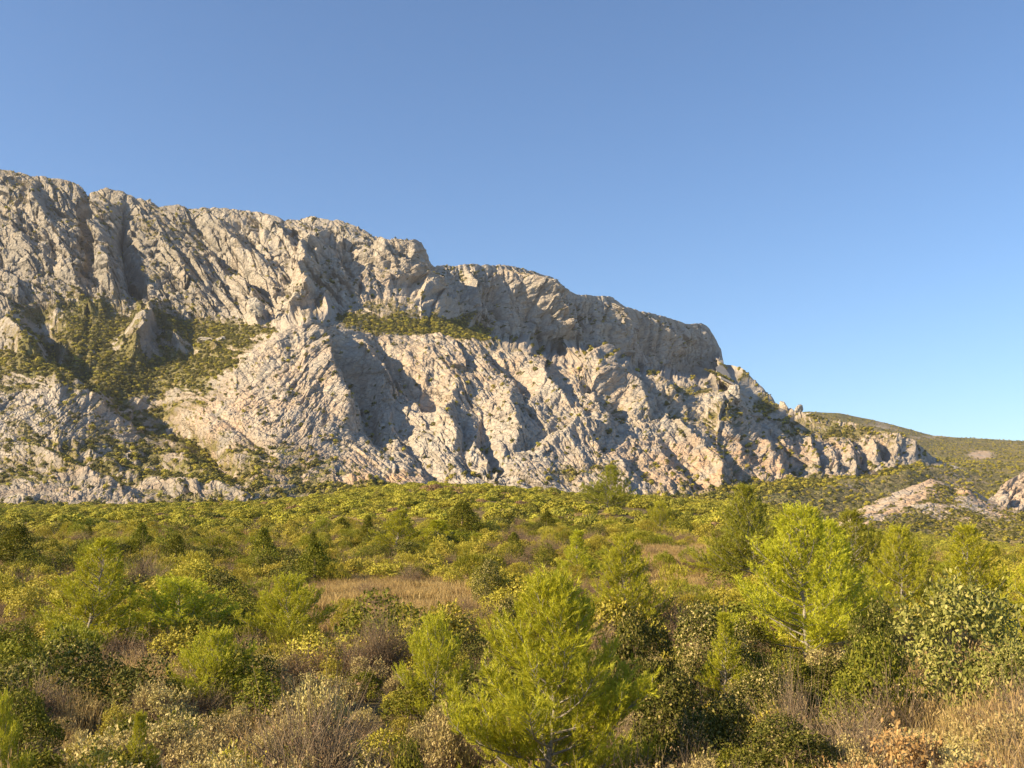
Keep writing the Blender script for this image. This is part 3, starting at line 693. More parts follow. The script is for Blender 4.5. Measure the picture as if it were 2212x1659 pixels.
def lobed_points(rng, n, W, H, nl, top=0., rl=(.16, .30), spread=.62):
    """points and outward directions on a heap of round lobes"""
    c = lump_dirs(rng, nl); c = c*rng.uniform(.55, 1.0, (nl, 1))*np.array([W*.5, W*.5, H])*np.array([spread, spread, .68]); c[:, 2] = np.abs(c[:, 2])+H*.10
    R_ = rng.uniform(*rl, nl)*W*(1.15-.35*c[:, 2]/H)
    k = rng.integers(0, nl, n*2); d = nrm(rng.normal(size=(n*2, 3))); d[:, 2] = np.where(rng.random(n*2) < .75, np.abs(d[:, 2]), d[:, 2])
    p = c[k]+d*(R_[k]*rng.uniform(.62, 1.08, n*2))[:, None]*np.array([1, 1, .85*min(1.3, H/W*1.3)])
    # keep what is not buried in another lobe
    q = ((p[:, None]-c[None])/np.array([1, 1, .85*min(1.3, H/W*1.3)])); inside = (np.linalg.norm(q, axis=2) < R_[None]*.72).any(1)
    ok = ~inside & (p[:, 2] > .02) & (p[:, 2] > top*H); p = p[ok][:n]; d = d[ok][:n]
    return p, d, c
def leaf_skin(g, rng, p, o, size, m=0, ratio=.55, jit=.55, up=.3):
    """leaves that face roughly outward, so that the heap shades as leaves do"""
    n = len(p); f = nrm(o+rng.normal(0, jit, (n, 3))); t = nrm(np.cross(f, rng.normal(size=(n, 3)))+np.array([0, 0, up])); t = nrm(t-(t*f).sum(1, keepdims=True)*f*.8)
    s_ = size*rng.uniform(.6, 1.3, (n, 1)); sd_ = nrm(np.cross(f, t))
    V = np.stack([p-t*s_*.5, p+sd_*s_*ratio*.5, p+t*s_*.5+f*s_*.12, p-sd_*s_*ratio*.5], 1).reshape(-1, 3)
    g.add(V, F4=np.arange(len(V)).reshape(-1, 4), m=m)
def make_lobed(name, seed, W, H, n, leaf, mats, twig=M_TWIG, lobes=16, split=True, ratio=.55, top=0., twiggy=0, stems=20, brush=None, rl=(.16, .30), jit=.55, tips=0):
    rng = np.random.default_rng(seed); g1 = Geo(); g2 = Geo()
    p, o, c = lobed_points(rng, n, W, H, lobes, top, rl)
    for i in range(stems):
        t = c[rng.integers(len(c))]+rng.normal(0, .05*W, 3); b = np.array([rng.normal(0, .05*W), rng.normal(0, .05*W), 0.]); mid = (b+t)/2+rng.normal(0, .05*W, 3)
        tube(g1, [b, mid, t], .006*W+.004, .003, 4)
    for i in range(twiggy):
        t = p[rng.integers(len(p))]*np.array([1, 1, .9])*rng.uniform(.55, 1.); dd = nrm(t*np.array([1, 1, .4])+rng.normal(0, .2*W, 3))+np.array([0, 0, .35]); L = rng.uniform(.12, .35)*W
        tube(g1, [t-dd*L*.6, t+rng.normal(0, .02, 3), t+dd*L*.55+rng.normal(0, .03, 3)], .0035, .0013, 3)
    if brush: needles(g2, rng, p, nrm(o*.7+np.array([0, 0, 1.])), np.full(len(p), brush[0]), brush[1], brush[2], brush[3], spread=(14, 40))
    else:
        h = len(p) if len(mats) == 1 else int(len(p)*.72)
        leaf_skin(g2, rng, p[:h], o[:h], leaf, 0, ratio, jit)
        if h < len(p): leaf_skin(g2, rng, p[h:], o[h:], leaf, 1, ratio, jit)
    if tips:
        k = rng.integers(0, len(p), tips); e = nrm(o[k]*.8+np.array([0, 0, .8])+rng.normal(0, .2, (tips, 3))); q = p[k]
        leaves(g2, rng, (q[:, None]+e[:, None]*rng.uniform(0, leaf*3, (tips, 7, 1))+rng.normal(0, leaf*.2, (tips, 7, 3))).reshape(-1, 3), nrm(e[:, None]+rng.normal(0, .5, (tips, 7, 3))).reshape(-1, 3), leaf, 0, ratio)
    if split:
        root = bpy.data.objects.new(name, None); COL.objects.link(root); root.empty_display_size = .2
        link('stems', g1.mesh('stems', [twig]), root, kind='stuff'); link('leaves', g2.mesh('leaves', mats), root, kind='stuff'); return root
    g2.add(np.concatenate(g1.V), F4=np.concatenate(g1.F4), m=len(mats)); return g2.mesh(name, list(mats)+[twig])
def make_cone_bush(name, seed, W, H, clumps, per, leaf, mats):
    """juniper: upright flame-shaped mass of small sprays"""
    rng = np.random.default_rng(seed); z = rng.random(clumps)**1.15; th = rng.random(clumps)*6.283
    rr = W*.5*(1-z)**.75*np.minimum(1, .55+z*3)*rng.uniform(.45, 1.06, clumps)*(1+.3*perlin(th*1.9, z*5, seed))
    C = np.stack([rr*np.cos(th), rr*np.sin(th), z*H*.97+.05], 1); g = Geo()
    tube(g, [(0, 0, 0), (.02, .01, H*.4), (0, 0, H*.8)], .03*H, .01, 5, m=1)
    n = len(C); ax = nrm(C*np.array([1, 1, 0])*.9/W+np.array([0, 0, .8])+rng.normal(0, .2, C.shape))
    leaves(g, rng, (C[:, None]+rng.normal(0, .05*W**.5, (n, per, 3))).reshape(-1, 3), nrm(ax[:, None]+rng.normal(0, .45, (n, per, 3))).reshape(-1, 3), leaf, 0, .4)
    return g.mesh(name, list(mats)+[M_TWIG])
def make_grass(name, seed, W, H, n, mat=M_STRAW, heads=.15, width=.006):
    rng = np.random.default_rng(seed); g = Geo(); r = W*.5*np.sqrt(rng.random(n)); th = rng.random(n)*6.283
    b = np.stack([r*np.cos(th), r*np.sin(th), 0*r-.03], 1); h = H*rng.uniform(.45, 1.1, n); lean = rng.normal(0, .22, (n, 2))+np.array([.12, .02])
    m = b+np.stack([lean[:, 0]*h*.35, lean[:, 1]*h*.35, h*.55], 1); t = b+np.stack([lean[:, 0]*h, lean[:, 1]*h, h*.97], 1)
    s = rng.normal(size=(n, 3)); s[:, 2] = 0; s = nrm(s)*width
    V = np.stack([b-s, b+s, m+s*.8, m-s*.8, t], 1).reshape(-1, 3); k = np.arange(n)[:, None]*5
    g.add(V, F3=k+np.array([[3, 2, 4]]), F4=k+np.array([[0, 1, 2, 3]]))
    hd = rng.random(n) < heads
    if hd.any(): leaves(g, rng, t[hd], nrm(np.array([[.15, 0, 1.]])+rng.normal(0, .2, (hd.sum(), 3))), H*.13, 0, .22)
    return g.mesh(name, [mat])

class Named: pass
LAND = []      # things that labels refer to: (x on the sheet, distance, phrase)
THINGS = []
def px_of(x, y): return x/y/(2*TX/cp)*2212+1106
def place(o, px, Y, h=None, w=None, rz=0., sink=.03, label=None, cat=None, group=None):
    x = float(xat(px, Y)); z = float(ground_z(x, Y))
    o.location = (x, Y, z-sink); o.rotation_euler = (0, 0, rz)
    if h: 
        sz = h/o['_h']; sw = (w/o['_w']) if w else sz; o.scale = (sw, sw, sz)
    if label: o['label'] = label
    if cat: o['category'] = cat
    if group: o['group'] = group
    return o

# the pines: sheet x, top y, distance, width on the sheet, variety, label, how other labels call it, turn
PV = {
 'hero': make_pine('pine_tree', 11, 3.9, 3.05, 1.5, 28, .085, .0075, lean=(-.02, 0), low=.04, step=.10),
 'open': make_pine('pine_tree', 23, 4.6, 3.4, .9, 19, .10, .012, lean=(.02, 0), low=.10),
 'tall': make_pine('pine_tree', 35, 4.4, 2.7, 1., 18, .10, .013, lean=(.05, 0), low=.05, shape=.15),
 'round': make_pine('pine_tree', 47, 2.6, 2.9, 1., 20, .09, .011, low=.03, shape=-.2),
 'dark': make_pine('pine_tree', 59, 5.2, 4.4, .7, 17, .12, .019, lean=(.03, 0), mat=M_NEEDLE_D, low=.12, shape=.05, step=.14),
 'thin': make_pine('pine_tree', 61, 4.0, 1.9, .9, 18, .11, .014, low=.12, shape=.2),
}
PINES = [
 (1175,1226,16.3,385,'hero','big bright yellow-green young pine in the middle foreground, its foot below the picture edge','the big foreground pine',0),
 (1700,1082,29,300,'open','tall bright pine with a pale whorl of bare limbs, in front of darker pines','the tall pine with bare limbs',1.0),
 (215,1150,36,195,'tall','tall yellow-green pine with whitish lower branches, left side of the slope','the pine with whitish branches',.4),
 (400,1262,38,215,'round','broad low pine half in shadow beside the pine with whitish lower branches','the broad shadowed pine',2.),
 (640,1257,37,165,'round','bushy pine with pale tips above a dark base, left of the dry grass clearing','the dark-based bushy pine',4.),
 (492,1378,25,165,'round','small bright pine clump among pale leafy shrubs in the left foreground','the small bright pine clump',5.1),
 (1800,1108,31.5,150,'tall','pale pine crown leaning against the right side of the tall pine with bare limbs','the leaning pale pine',3.3),
 (865,1096,76,100,'tall','taller of the two pale pines standing together behind the dry grass clearing','the taller paired pine',1.7),
 (960,1120,80,112,'thin','lower of the two pale pines standing together behind the dry grass clearing','the lower paired pine',2.7),
 (1308,1003,150,120,'dark','lone dark conical pine standing out against the foot of the rock face','the lone dark pine',.2),
 (1352,1148,36,160,'open','bright pine rising right behind the holm oaks beside the big foreground pine','the pine behind the holm oaks',3.),
 (1243,1140,58,72,'thin','slender pine with thin pale trunk between the foreground pine and the lone dark one','the slender pine',1.1),
 (945,1352,25,140,'round','low bright green pine just left of the big foreground pine','the low green pine',.9),
 (1620,1042,52,185,'dark','dark green pine rising just behind and left of the tall pine with bare limbs','the dark pine behind the tall one',2.2),
 (1832,1098,44,210,'dark','dark drooping pine between the tall bright pine and the valley side pines','the drooping dark pine',3.9),
 (1925,1128,37,160,'open','pale spreading pine behind the dark left part of the broad-leaved shrub','the pale spreading pine',5.),
 (2092,1120,33,190,'tall','upright bright pine rising behind the top of the large broad-leaved shrub','the upright bright pine',2.4),
 (2205,1190,27,200,'open','bright pine cut by the right picture edge behind the broad-leaved shrub','the pine at the right edge',.3),
 (1550,1312,24,85,'thin','spindly pine lit yellow between the dark shrubs of the foreground shade','the spindly pine',4.4),
 (45,1530,13,110,'round','pine sprig low in the bottom left corner','the corner pine sprig',1.3),
 (345,1525,14.5,75,'thin','tiny seedling pine among grey-brown twigs in the left foreground','the seedling pine',2.9),
 (1420,1092,105,66,'round','small rounded pale pine on the open slope right of the lone dark pine','the rounded slope pine',.6),
 (1540,1188,62,125,'round','wide low pine on the slope left of the tall pine with bare limbs','the wide low pine',1.9),
]
used = set()
def land(px, py, Y, phrase): LAND.append((px, py, Y, phrase))
for (px, ty, Y, wpx, v, lab, ph, rz) in PINES:
    src = PV[v]
    if v in used: o = copy_tree(src)
    else: o = src; used.add(v)
    x = float(xat(px, Y)); gz = float(ground_z(x, Y)); top = float(zat(ty, Y)); h = max(top-gz, .5)*.92; w = wpx*.000441*Y*1.3
    place(o, px, Y, h, w, rz, label=lab, cat='pine tree', group='young pines scattered over the slope')
    land(px, ty+60, Y, ph)

# ------------------------------------------------------------------ shrubs placed one by one
def tri(me): return sum(len(p.vertices)-2 for p in me.polygons)
BV = {
 'holm_oak': [make_lobed('holm_oak', 3, 2.6, 2.5, 15000, .068, [M_OAK], lobes=26, rl=(.11, .22), jit=.8, tips=120),
              make_lobed('holm_oak', 4, 2.6, 2.5, 14000, .066, [M_OAK, M_PALE], lobes=26, rl=(.11, .22), jit=.8, tips=200)],
 'broad_leaved_shrub': [make_lobed('broad_leaved_shrub', 5, 2.9, 2.8, 9000, .085, [M_BROAD], lobes=30, ratio=.55, rl=(.10, .20), jit=.8, tips=260)],
 'green_shrub': [make_lobed('green_shrub', 6, 1.8, 1.5, 9500, .055, [M_GRN], lobes=20, rl=(.13, .24), jit=.7, twiggy=60, tips=60)],
 'cistus_shrub': [make_lobed('cistus_shrub', 7, 1.3, 1.1, 2600, .042, [M_PALE], lobes=20, rl=(.09, .17), jit=.8, top=.35, twiggy=420, stems=60, tips=130),
              make_lobed('cistus_shrub', 8, 1.3, 1.0, 1900, .042, [M_PALE], lobes=24, rl=(.07, .15), jit=.8, top=.42, twiggy=520, stems=70, tips=110)],
 'twiggy_shrub': [make_bush('twiggy_shrub', 9, 1.3, .95, 200, 6, .035, [M_BROWN], clump_r=.05, rough=.6, twiggy=1000, stems=80, shell=(.5, 1.1), mode='any'),
              make_bush('twiggy_shrub', 10, 1.3, 1.0, 180, 6, .035, [M_BROWN, M_PALE], clump_r=.05, rough=.6, twiggy=1000, stems=80, shell=(.5, 1.1), mode='any')],
 'rust_shrub': [make_lobed('rust_shrub', 12, 1.3, .9, 3000, .045, [M_RUST], lobes=22, rl=(.09, .18), jit=.9, twiggy=300, stems=50, tips=120)],
}
DIM = {'holm_oak': (2.6, 2.5), 'broad_leaved_shrub': (2.9, 2.8), 'green_shrub': (1.8, 1.5), 'cistus_shrub': (1.3, 1.15), 'twiggy_shrub': (1.3, 1.0), 'rust_shrub': (1.3, .95)}
usedb = set(); REG = []
def put_bush(kind, px, Y, h, w, rz, var=None, label=None, cat=None, group=None, rng=None):
    vs = BV[kind]; k = (var if var is not None else 0) % len(vs); src = vs[k]
    if (kind, k) in usedb: o = copy_tree(src)
    else: o = src; usedb.add((kind, k))
    o['_w'], o['_h'] = DIM[kind]
    place(o, px, Y, h, w, rz, label=label, cat=cat, group=group)
    REG.append((float(xat(px, Y)), Y, w*.5)); return o
SHRUBS = [  # kind, variant, sheet x, top y, distance, width on the sheet, label, short name, category
 ('holm_oak',0,1372,1256,24,190,'dark holm oak with glossy leaves just right of the big foreground pine','the nearer holm oak','holm oak'),
 ('holm_oak',1,1520,1258,26,210,'holm oak with pale flecked leaves on the shaded side of the foreground pine','the pale flecked holm oak','holm oak'),
 ('holm_oak',0,1440,1390,19.5,230,'low dark holm oak filling the shade right of the big foreground pine','the low holm oak','holm oak'),
 ('holm_oak',1,1052,1182,48,80,'upright pale-leaved holm oak beyond the dry grass clearing','the upright holm oak','holm oak'),
 ('holm_oak',1,1100,1238,27,110,'pale-leaved holm oak peeping out left behind the big foreground pine','the hidden holm oak','holm oak'),
 ('holm_oak',0,1860,1240,23,150,'dark holm oak standing between the tall pine and the broad-leaved shrub','the middle holm oak','holm oak'),
 ('holm_oak',1,1590,1300,29,130,'holm oak in front of the wide low pine, pale leaves on top','the small holm oak','holm oak'),
 ('holm_oak',1,1620,1395,20,210,'dark leafy holm oak below the spindly pine in the foreground shade','the shade holm oak','holm oak'),
 ('holm_oak',0,1760,1375,21,190,'dark holm oak hiding the foot of the tall pine with bare limbs','the foot holm oak','holm oak'),
 ('holm_oak',0,1530,1450,16.5,230,'near-black low holm oak mass at the heart of the foreground shade','the blackest holm oak','holm oak'),
 ('holm_oak',0,1680,1500,14.3,250,'low dark holm oak nearest the bottom edge in the foreground shade','the lowest holm oak','holm oak'),
 ('green_shrub',0,40,1330,33,170,'green shrub at the left picture edge beside the pine with whitish branches','the left edge shrub','shrub'),
 ('green_shrub',0,90,1470,19,180,'dark green leafy shrub at left below the pine with whitish branches','the left leafy shrub','shrub'),
 ('broad_leaved_shrub',0,2040,1165,19,330,'large broad-leaved grey-green shrub lit by the sun near the right edge','the broad-leaved shrub','shrub'),
 ('broad_leaved_shrub',0,2185,1330,17.5,210,'lower lobe of broad-leaved grey-green shrub at the right picture edge','the edge broad-leaved shrub','shrub'),
 ('green_shrub',0,1850,1345,18.5,200,'deep green small-leaved shrub below the dark holm oak, right foreground','the deep green shrub','shrub'),
 ('green_shrub',0,1700,1385,21,160,'deep green shrub at the foot of the tall pine with bare limbs','the foot shrub','shrub'),
 ('green_shrub',0,900,1560,13.5,120,'small deep green shrub among pale cistus left of the foreground pine','the small green shrub','shrub'),
 ('cistus_shrub',0,712,1388,19.5,160,'rounded pale cistus shrub on bare twigs in front of the shadowed pine base','the rounded pale cistus','cistus'),
 ('cistus_shrub',1,350,1410,23,120,'yellowish cistus below the broad shadowed pine','the yellowish cistus','cistus'),
 ('cistus_shrub',0,970,1430,18,150,'pale cistus touching the left side of the big foreground pine','the pale touching cistus','cistus'),
 ('cistus_shrub',1,1640,1600,11.5,200,'pale yellow cistus at the bottom edge in front of the deep shade','the bottom pale cistus','cistus'),
 ('cistus_shrub',0,540,1575,12,170,'pale tipped cistus at the bottom edge, left foreground','the bottom left cistus','cistus'),
 ('cistus_shrub',1,1480,1560,14,150,'grey-green cistus lying in the shade right of the big foreground pine','the shaded cistus','cistus'),
 ('cistus_shrub',0,1760,1540,14.5,140,'small cistus catching light at the rim of the foreground shade','the rim cistus','cistus'),
 ('twiggy_shrub',0,700,1500,14.5,230,'wide tangle of bare grey-brown twigs in the left foreground','the bare twig tangle','shrub'),
 ('twiggy_shrub',1,1690,1490,16,130,'brown twiggy shrub in front of the tall pine with bare limbs','the brown twiggy shrub','shrub'),
 ('twiggy_shrub',0,840,1320,31,110,'dark twiggy heath bush inside the dry grass clearing','the clearing heath bush','shrub'),
 ('twiggy_shrub',1,330,1210,52,90,'bare upright twigs above the broad shadowed pine','the upright bare twigs','shrub'),
 ('rust_shrub',0,1900,1515,12,270,'rust-brown dry-leaved shrub at the bottom edge, right foreground','the rust-brown shrub','shrub'),
 ('rust_shrub',0,1790,1595,11,150,'second smaller rust-brown shrub left of the larger one at the bottom edge','the small rusty shrub','shrub'),
 ('rust_shrub',0,2080,1600,10.5,200,'faded orange-brown shrub in the bottom right among straw grass','the faded orange shrub','shrub'),
]
for i, (kind, var, px, ty, Y, wpx, lab, ph, cat) in enumerate(SHRUBS):
    x = float(xat(px, Y)); h = max(float(zat(ty, Y))-float(ground_z(x, Y)), .45); w = wpx*.000441*Y*1.12
    put_bush(kind, px, Y, h, w, i*1.7, var, lab, cat); land(px, ty+40, Y, ph)
GRASS = [(820,1288,125,22),(890,1345,95,30),(770,1400,85,24),(2110,1540,150,75),(1500,1268,130,22),(1440,1205,120,14),(940,1300,90,30),(340,1500,60,20),(690,1330,40,30)]
def clearing(px, py):
    s = np.zeros(np.shape(px))
    for cx, cy, rx, ry in GRASS: s = np.maximum(s, np.exp(-(((px-cx)/rx)**2+((py-cy)/ry)**2)*.7))
    return s
def py_of(z, y): 
    t = z/y; b = (t*cp-sp)/(cp+t*sp); return (.5-b/2/TY)*1659

# ------------------------------------------------------------------ the rest of the garrigue, every bush a thing as far as they can be told apart
MV = {
 'olive_bush': [make_lobed('olive_bush', k, 1.9, 1.5, 2600, .095, [M_OLIVE], lobes=15, split=False, stems=8, tips=40) for k in (21, 22, 23)],
 'yellow_bush': [make_lobed('yellow_bush', k, 1.5, 1.4, 620, .1, [m], lobes=16, split=False, stems=10, brush=(.16, .13, 9, .018)) for k, m in ((24, M_NEEDLE_D), (25, M_OLIVE))],
 'heath_bush': [make_bush('heath_bush', k, 1.6, 1.0, 300, 6, .06, [M_BROWN], ratio=.25, clump_r=.07, rough=.5, stems=50, split=False, up=1.2, twiggy=360) for k in (26, 27)],
 'oak_bush': [make_lobed('oak_bush', k, 2.1, 1.8, 3000, .09, [m], lobes=17, split=False, stems=8, jit=.7) for k, m in ((28, M_OAK), (29, M_GRN))],
 'juniper': [make_cone_bush('juniper', k, 1.6, 2.2, 620, 9, .085, [M_GRN]) for k in (31, 32)],
 'cistus_bush': [make_lobed('cistus_bush', k, 1.3, 1.05, 2000, .044, [M_PALE], lobes=20, rl=(.09, .17), jit=.8, top=.3, twiggy=320, stems=40, tips=90, split=False) for k in (33, 34)],
 'green_bush': [make_lobed('green_bush', k, 1.3, 1.1, 3400, .046, [m], lobes=20, rl=(.10, .19), jit=.8, twiggy=120, stems=30, tips=70, split=False) for k, m in ((37, M_GRN), (38, M_OLIVE))],
 'twiggy_bush': [make_bush('twiggy_bush', k, 1.3, .95, 150, 6, .038, [M_BROWN, M_PALE], clump_r=.06, rough=.6, stems=50, split=False, up=.8, twiggy=800, shell=(.5, 1.12)) for k in (35, 36)],
}
MD = {'olive_bush': (1.9, 1.5), 'yellow_bush': (1.5, 1.4), 'heath_bush': (1.6, 1.0), 'oak_bush': (2.1, 1.8), 'juniper': (1.6, 2.2), 'cistus_bush': (1.3, 1.1), 'green_bush': (1.3, 1.1), 'twiggy_bush': (1.3, .95)}
SAY = {'olive_bush': ('olive green bush', 'bush', 'olive green bushes of the garrigue'), 'yellow_bush': ('yellow-green bush', 'bush', 'yellow-green bushes of the garrigue'),
       'heath_bush': ('brown heath bush', 'bush', 'brown heath bushes'), 'oak_bush': ('dark oak bush', 'bush', 'dark oak bushes'), 'juniper': ('upright juniper', 'juniper', 'junipers on the slope'),
       'cistus_bush': ('pale cistus bush', 'cistus', 'pale cistus bushes of the foreground'), 'green_bush': ('small-leaved green bush', 'bush', 'small-leaved green bushes of the foreground'), 'twiggy_bush': ('grey twiggy bush', 'bush', 'twiggy bushes of the foreground')}
rng = np.random.default_rng(5)
spots = []   # kind, x, y, w, h
JUN = [(580,1142,70,52),(690,1172,58,86),(322,1132,75,48),(60,1135,70,90),(800,1115,82,40),(1000,1085,90,80),(745,1120,95,50),(1110,1150,75,40),(1180,1105,100,45)]
for px, ty, Y, wpx in JUN:
    x = float(xat(px, Y)); gz = float(ground_z(x, Y)); spots.append(('juniper', x, Y, wpx*.000441*Y*1.5, max(float(zat(ty, Y))-gz, .8)))
def sow(n, y0, y1, sep, pick, size):
    """dart throwing, even over the ground seen"""
    out = []; cell = {}; tries = 0
    while len(out) < n and tries < n*12:
        tries += 1
        y = math.sqrt(rng.uniform(y0*y0, y1*y1)); x = rng.uniform(-1, 1)*(y*.60+2)
        s = sep(y); kx, ky = int(x//s), int(y//s); bad = False
        for a in (-1, 0, 1):
            for b in (-1, 0, 1):
                for (qx, qy) in cell.get((kx+a, ky+b), ()):
                    if (qx-x)**2+(qy-y)**2 < s*s: bad = True
        if bad or any((rx-x)**2+(ry-y)**2 < (rr*.65)**2 for rx, ry, rr in REG): continue
        cell.setdefault((kx, ky), []).append((x, y)); out.append((x, y))
    A = np.array(out); z = ground_z(A[:, 0], A[:, 1]); P = px_of(A[:, 0], A[:, 1]); Q = py_of(z, A[:, 1]); C = clearing(P, Q)
    pn = fbm(A[:, 0]/9, A[:, 1]/9, 2, 60); pn2 = fbm(A[:, 0]/16, A[:, 1]/16, 2, 61)
    for (x, y), px, py, c, q, q2 in zip(out, P, Q, C, pn, pn2):
        k = pick(px, py, y, c, q, q2)
        if k is None: continue
        w, h = size(k, y); spots.append((k, x, y, w, h))
def pick_near(px, py, y, c, q, q2):
    r = rng.random()
    if c > .55: return None if r < .9 else 'heath_bush'
    if px > 1320 and px < 1850 and y < 22: return rng.choice(['green_bush', 'cistus_bush', 'twiggy_bush', 'heath_bush'], p=[.55, .3, .15, .0])
    if px < 1250: k = rng.choice(['cistus_bush', 'twiggy_bush', 'heath_bush', 'green_bush', 'oak_bush'], p=[.50, .13, .0, .30, .07])
    else: k = rng.choice(['cistus_bush', 'twiggy_bush', 'heath_bush', 'green_bush'], p=[.42, .15, .08, .35])
    return 'cistus_bush' if y < 21 and k == 'oak_bush' else k
def pick_mid(px, py, y, c, q, q2):
    r = rng.random()+.35*q
    if c > .38: return None if rng.random() < .9 else 'heath_bush'
    if r < .11: return 'oak_bush'
    if r < .45: return 'olive_bush'
    if r < .72: return 'yellow_bush'
    if q2 > .45 and rng.random() < .5: return 'juniper'
    return 'heath_bush'
def size_near(k, y):
    w, h = MD[k]; s = rng.uniform(.6, 1.15)*(.8 if y < 12 else 1.); return w*s*rng.uniform(.9, 1.2), h*s*rng.uniform(.8, 1.15)
def size_mid(k, y):
    w, h = MD[k]; s = rng.uniform(.5, 1.0)+.5*rng.random()**3; return w*s*rng.uniform(.9, 1.3), h*s*rng.uniform(.75, 1.1)
sow(700, 6.5, 30, lambda y: .64+.012*y, pick_near, size_near)
sow(2300, 30, 112, lambda y: .98+.006*y, pick_mid, size_mid)
# labels: nearest named neighbour, side, rank
land(820, 1290, 40, 'the dry grass clearing'); land(2110, 1540, 12, 'the straw grass in the right corner'); land(1480, 1260, 60, 'the open grassy strip')
LP = np.array([(a, b) for a, b, c, d in LAND], float); LY = np.array([c for a, b, c, d in LAND])
ORD = 'nearest|second nearest|third nearest|fourth nearest|fifth nearest|sixth nearest|seventh nearest|eighth nearest|ninth nearest|tenth nearest|eleventh nearest|twelfth nearest|thirteenth nearest|fourteenth nearest|fifteenth nearest|sixteenth nearest'.split('|')
def name_by_neighbour(rows):
    """rows: (sheet x, sheet y, distance, object, phrase)"""
    from collections import defaultdict
    B = defaultdict(list)
    for (px, py, Y, o, phrase) in rows:
        d = np.hypot((LP[:, 0]-px)*1.0, (LP[:, 1]-py)*1.3)+60*np.abs(np.log(LY/Y)); i = int(d.argmin())
        dx, dy = px-LP[i, 0], Y-LY[i]
        if abs(dx) > 45: rel = 'left of' if dx < 0 else 'right of'
        elif dy > 0: rel = 'behind'
        else: rel = 'in front of'
        B[(phrase, rel, i)].append((d[i], o))
    for (phrase, rel, i), L in B.items():
        L.sort(key=lambda a: a[0]); ph = LAND[i][3]
        for k, (d, o) in enumerate(L):
            if len(L) == 1: o['label'] = f'{phrase} close {rel} {ph}'
            elif k < len(ORD): o['label'] = f'{phrase}, {ORD[k]} one {rel} {ph}'
            else: o['label'] = f'{phrase} among the farther ones {rel} {ph}'
kinds = {}
for s_ in spots: kinds.setdefault(s_[0], []).append(s_)
rows = []; PROTO = {}; rest = {}
def sized(k, w):
    return ('large ' if w > MD[k][0]*1.12 else 'small ' if w < MD[k][0]*.72 else '')+SAY[k][0]
for k, L in kinds.items():
    L.sort(key=lambda a: a[2]/max(a[3], .3)); vs = MV[k]
    for i, (_, x, y, w, h) in enumerate(L[:300]):
        o = link(k, vs[i % len(vs)]); z = float(ground_z(x, y)); o.location = (x, y, z-.04); o.rotation_euler = (0, 0, rng.uniform(0, 6.28))
        o.scale = (w/MD[k][0], w/MD[k][0], h/MD[k][1]); o['category'] = SAY[k][1]; o['group'] = SAY[k][2]
        if i < len(vs): PROTO[(k, i)] = o
        rows.append((float(px_of(x, y)), float(py_of(z+h*.5, y)), y, o, sized(k, w)))
    rest[k] = L[300:]
name_by_neighbour(rows)

# ------------------------------------------------------------------ what nobody could count: instanced over points
def scatter(name, protos, pos, scl, label, cat, wscale=None):
    pos = np.asarray(pos, np.float32); n = len(pos)
    if n == 0: return
    me = bpy.data.meshes.new(name); me.vertices.add(n); me.vertices.foreach_set('co', pos.ravel())
    r = np.random.default_rng(n); a = me.attributes.new('scl', 'FLOAT_VECTOR', 'POINT'); a.data.foreach_set('vector', np.asarray(scl, np.float32).ravel())
    a = me.attributes.new('rz', 'FLOAT', 'POINT'); a.data.foreach_set('value', r.uniform(0, 6.28, n).astype(np.float32))
    a = me.attributes.new('pick', 'INT', 'POINT'); a.data.foreach_set('value', r.integers(0, len(protos), n).astype(np.int32))
    o = link(name, me, kind='stuff', label=label, cat=cat)
    ng = bpy.data.node_groups.new(name+'_nodes', 'GeometryNodeTree'); ng.interface.new_socket('Geometry', in_out='INPUT', socket_type='NodeSocketGeometry'); ng.interface.new_socket('Geometry', in_out='OUTPUT', socket_type='NodeSocketGeometry')
    N = ng.nodes; Lk = ng.links; gi = N.new('NodeGroupInput'); go = N.new('NodeGroupOutput'); jn = N.new('GeometryNodeJoinGeometry')
    def at_(nm, ty):
        q = N.new('GeometryNodeInputNamedAttribute'); q.data_type = ty; q.inputs[0].default_value = nm; return q.outputs[0]
    cx = N.new('ShaderNodeCombineXYZ'); Lk.new(at_('rz', 'FLOAT'), cx.inputs[2])
    for k, p in enumerate(protos):
        oi = N.new('GeometryNodeObjectInfo'); oi.transform_space = 'ORIGINAL'; oi.inputs['Object'].default_value = p; oi.inputs['As Instance'].default_value = True
        cm = N.new('FunctionNodeCompare'); cm.data_type = 'INT'; cm.operation = 'EQUAL'; Lk.new(at_('pick', 'INT'), cm.inputs[2]); cm.inputs[3].default_value = k
        ip = N.new('GeometryNodeInstanceOnPoints'); Lk.new(gi.outputs[0], ip.inputs['Points']); Lk.new(cm.outputs[0], ip.inputs['Selection']); Lk.new(oi.outputs['Geometry'], ip.inputs['Instance'])
        Lk.new(cx.outputs[0], ip.inputs['Rotation']); Lk.new(at_('scl', 'FLOAT_VECTOR'), ip.inputs['Scale']); Lk.new(ip.outputs[0], jn.inputs[0])
    Lk.new(jn.outputs[0], go.inputs[0])
    m = o.modifiers.new('scatter', 'NODES'); m.node_group = ng
    return o
for k, L in rest.items():
    if not L: continue
    A = np.array([(x, y) for _, x, y, w, h in L]); z = ground_z(A[:, 0], A[:, 1])-.04
    scl = [(w/MD[k][0], w/MD[k][0], h/MD[k][1]) for _, x, y, w, h in L]
    scatter(k+'_cover', [PROTO[(k, i)] for i in range(len(MV[k]))], np.c_[A, z], scl, f'{SAY[k][0]} cover mixed into the farther slope', 'garrigue')
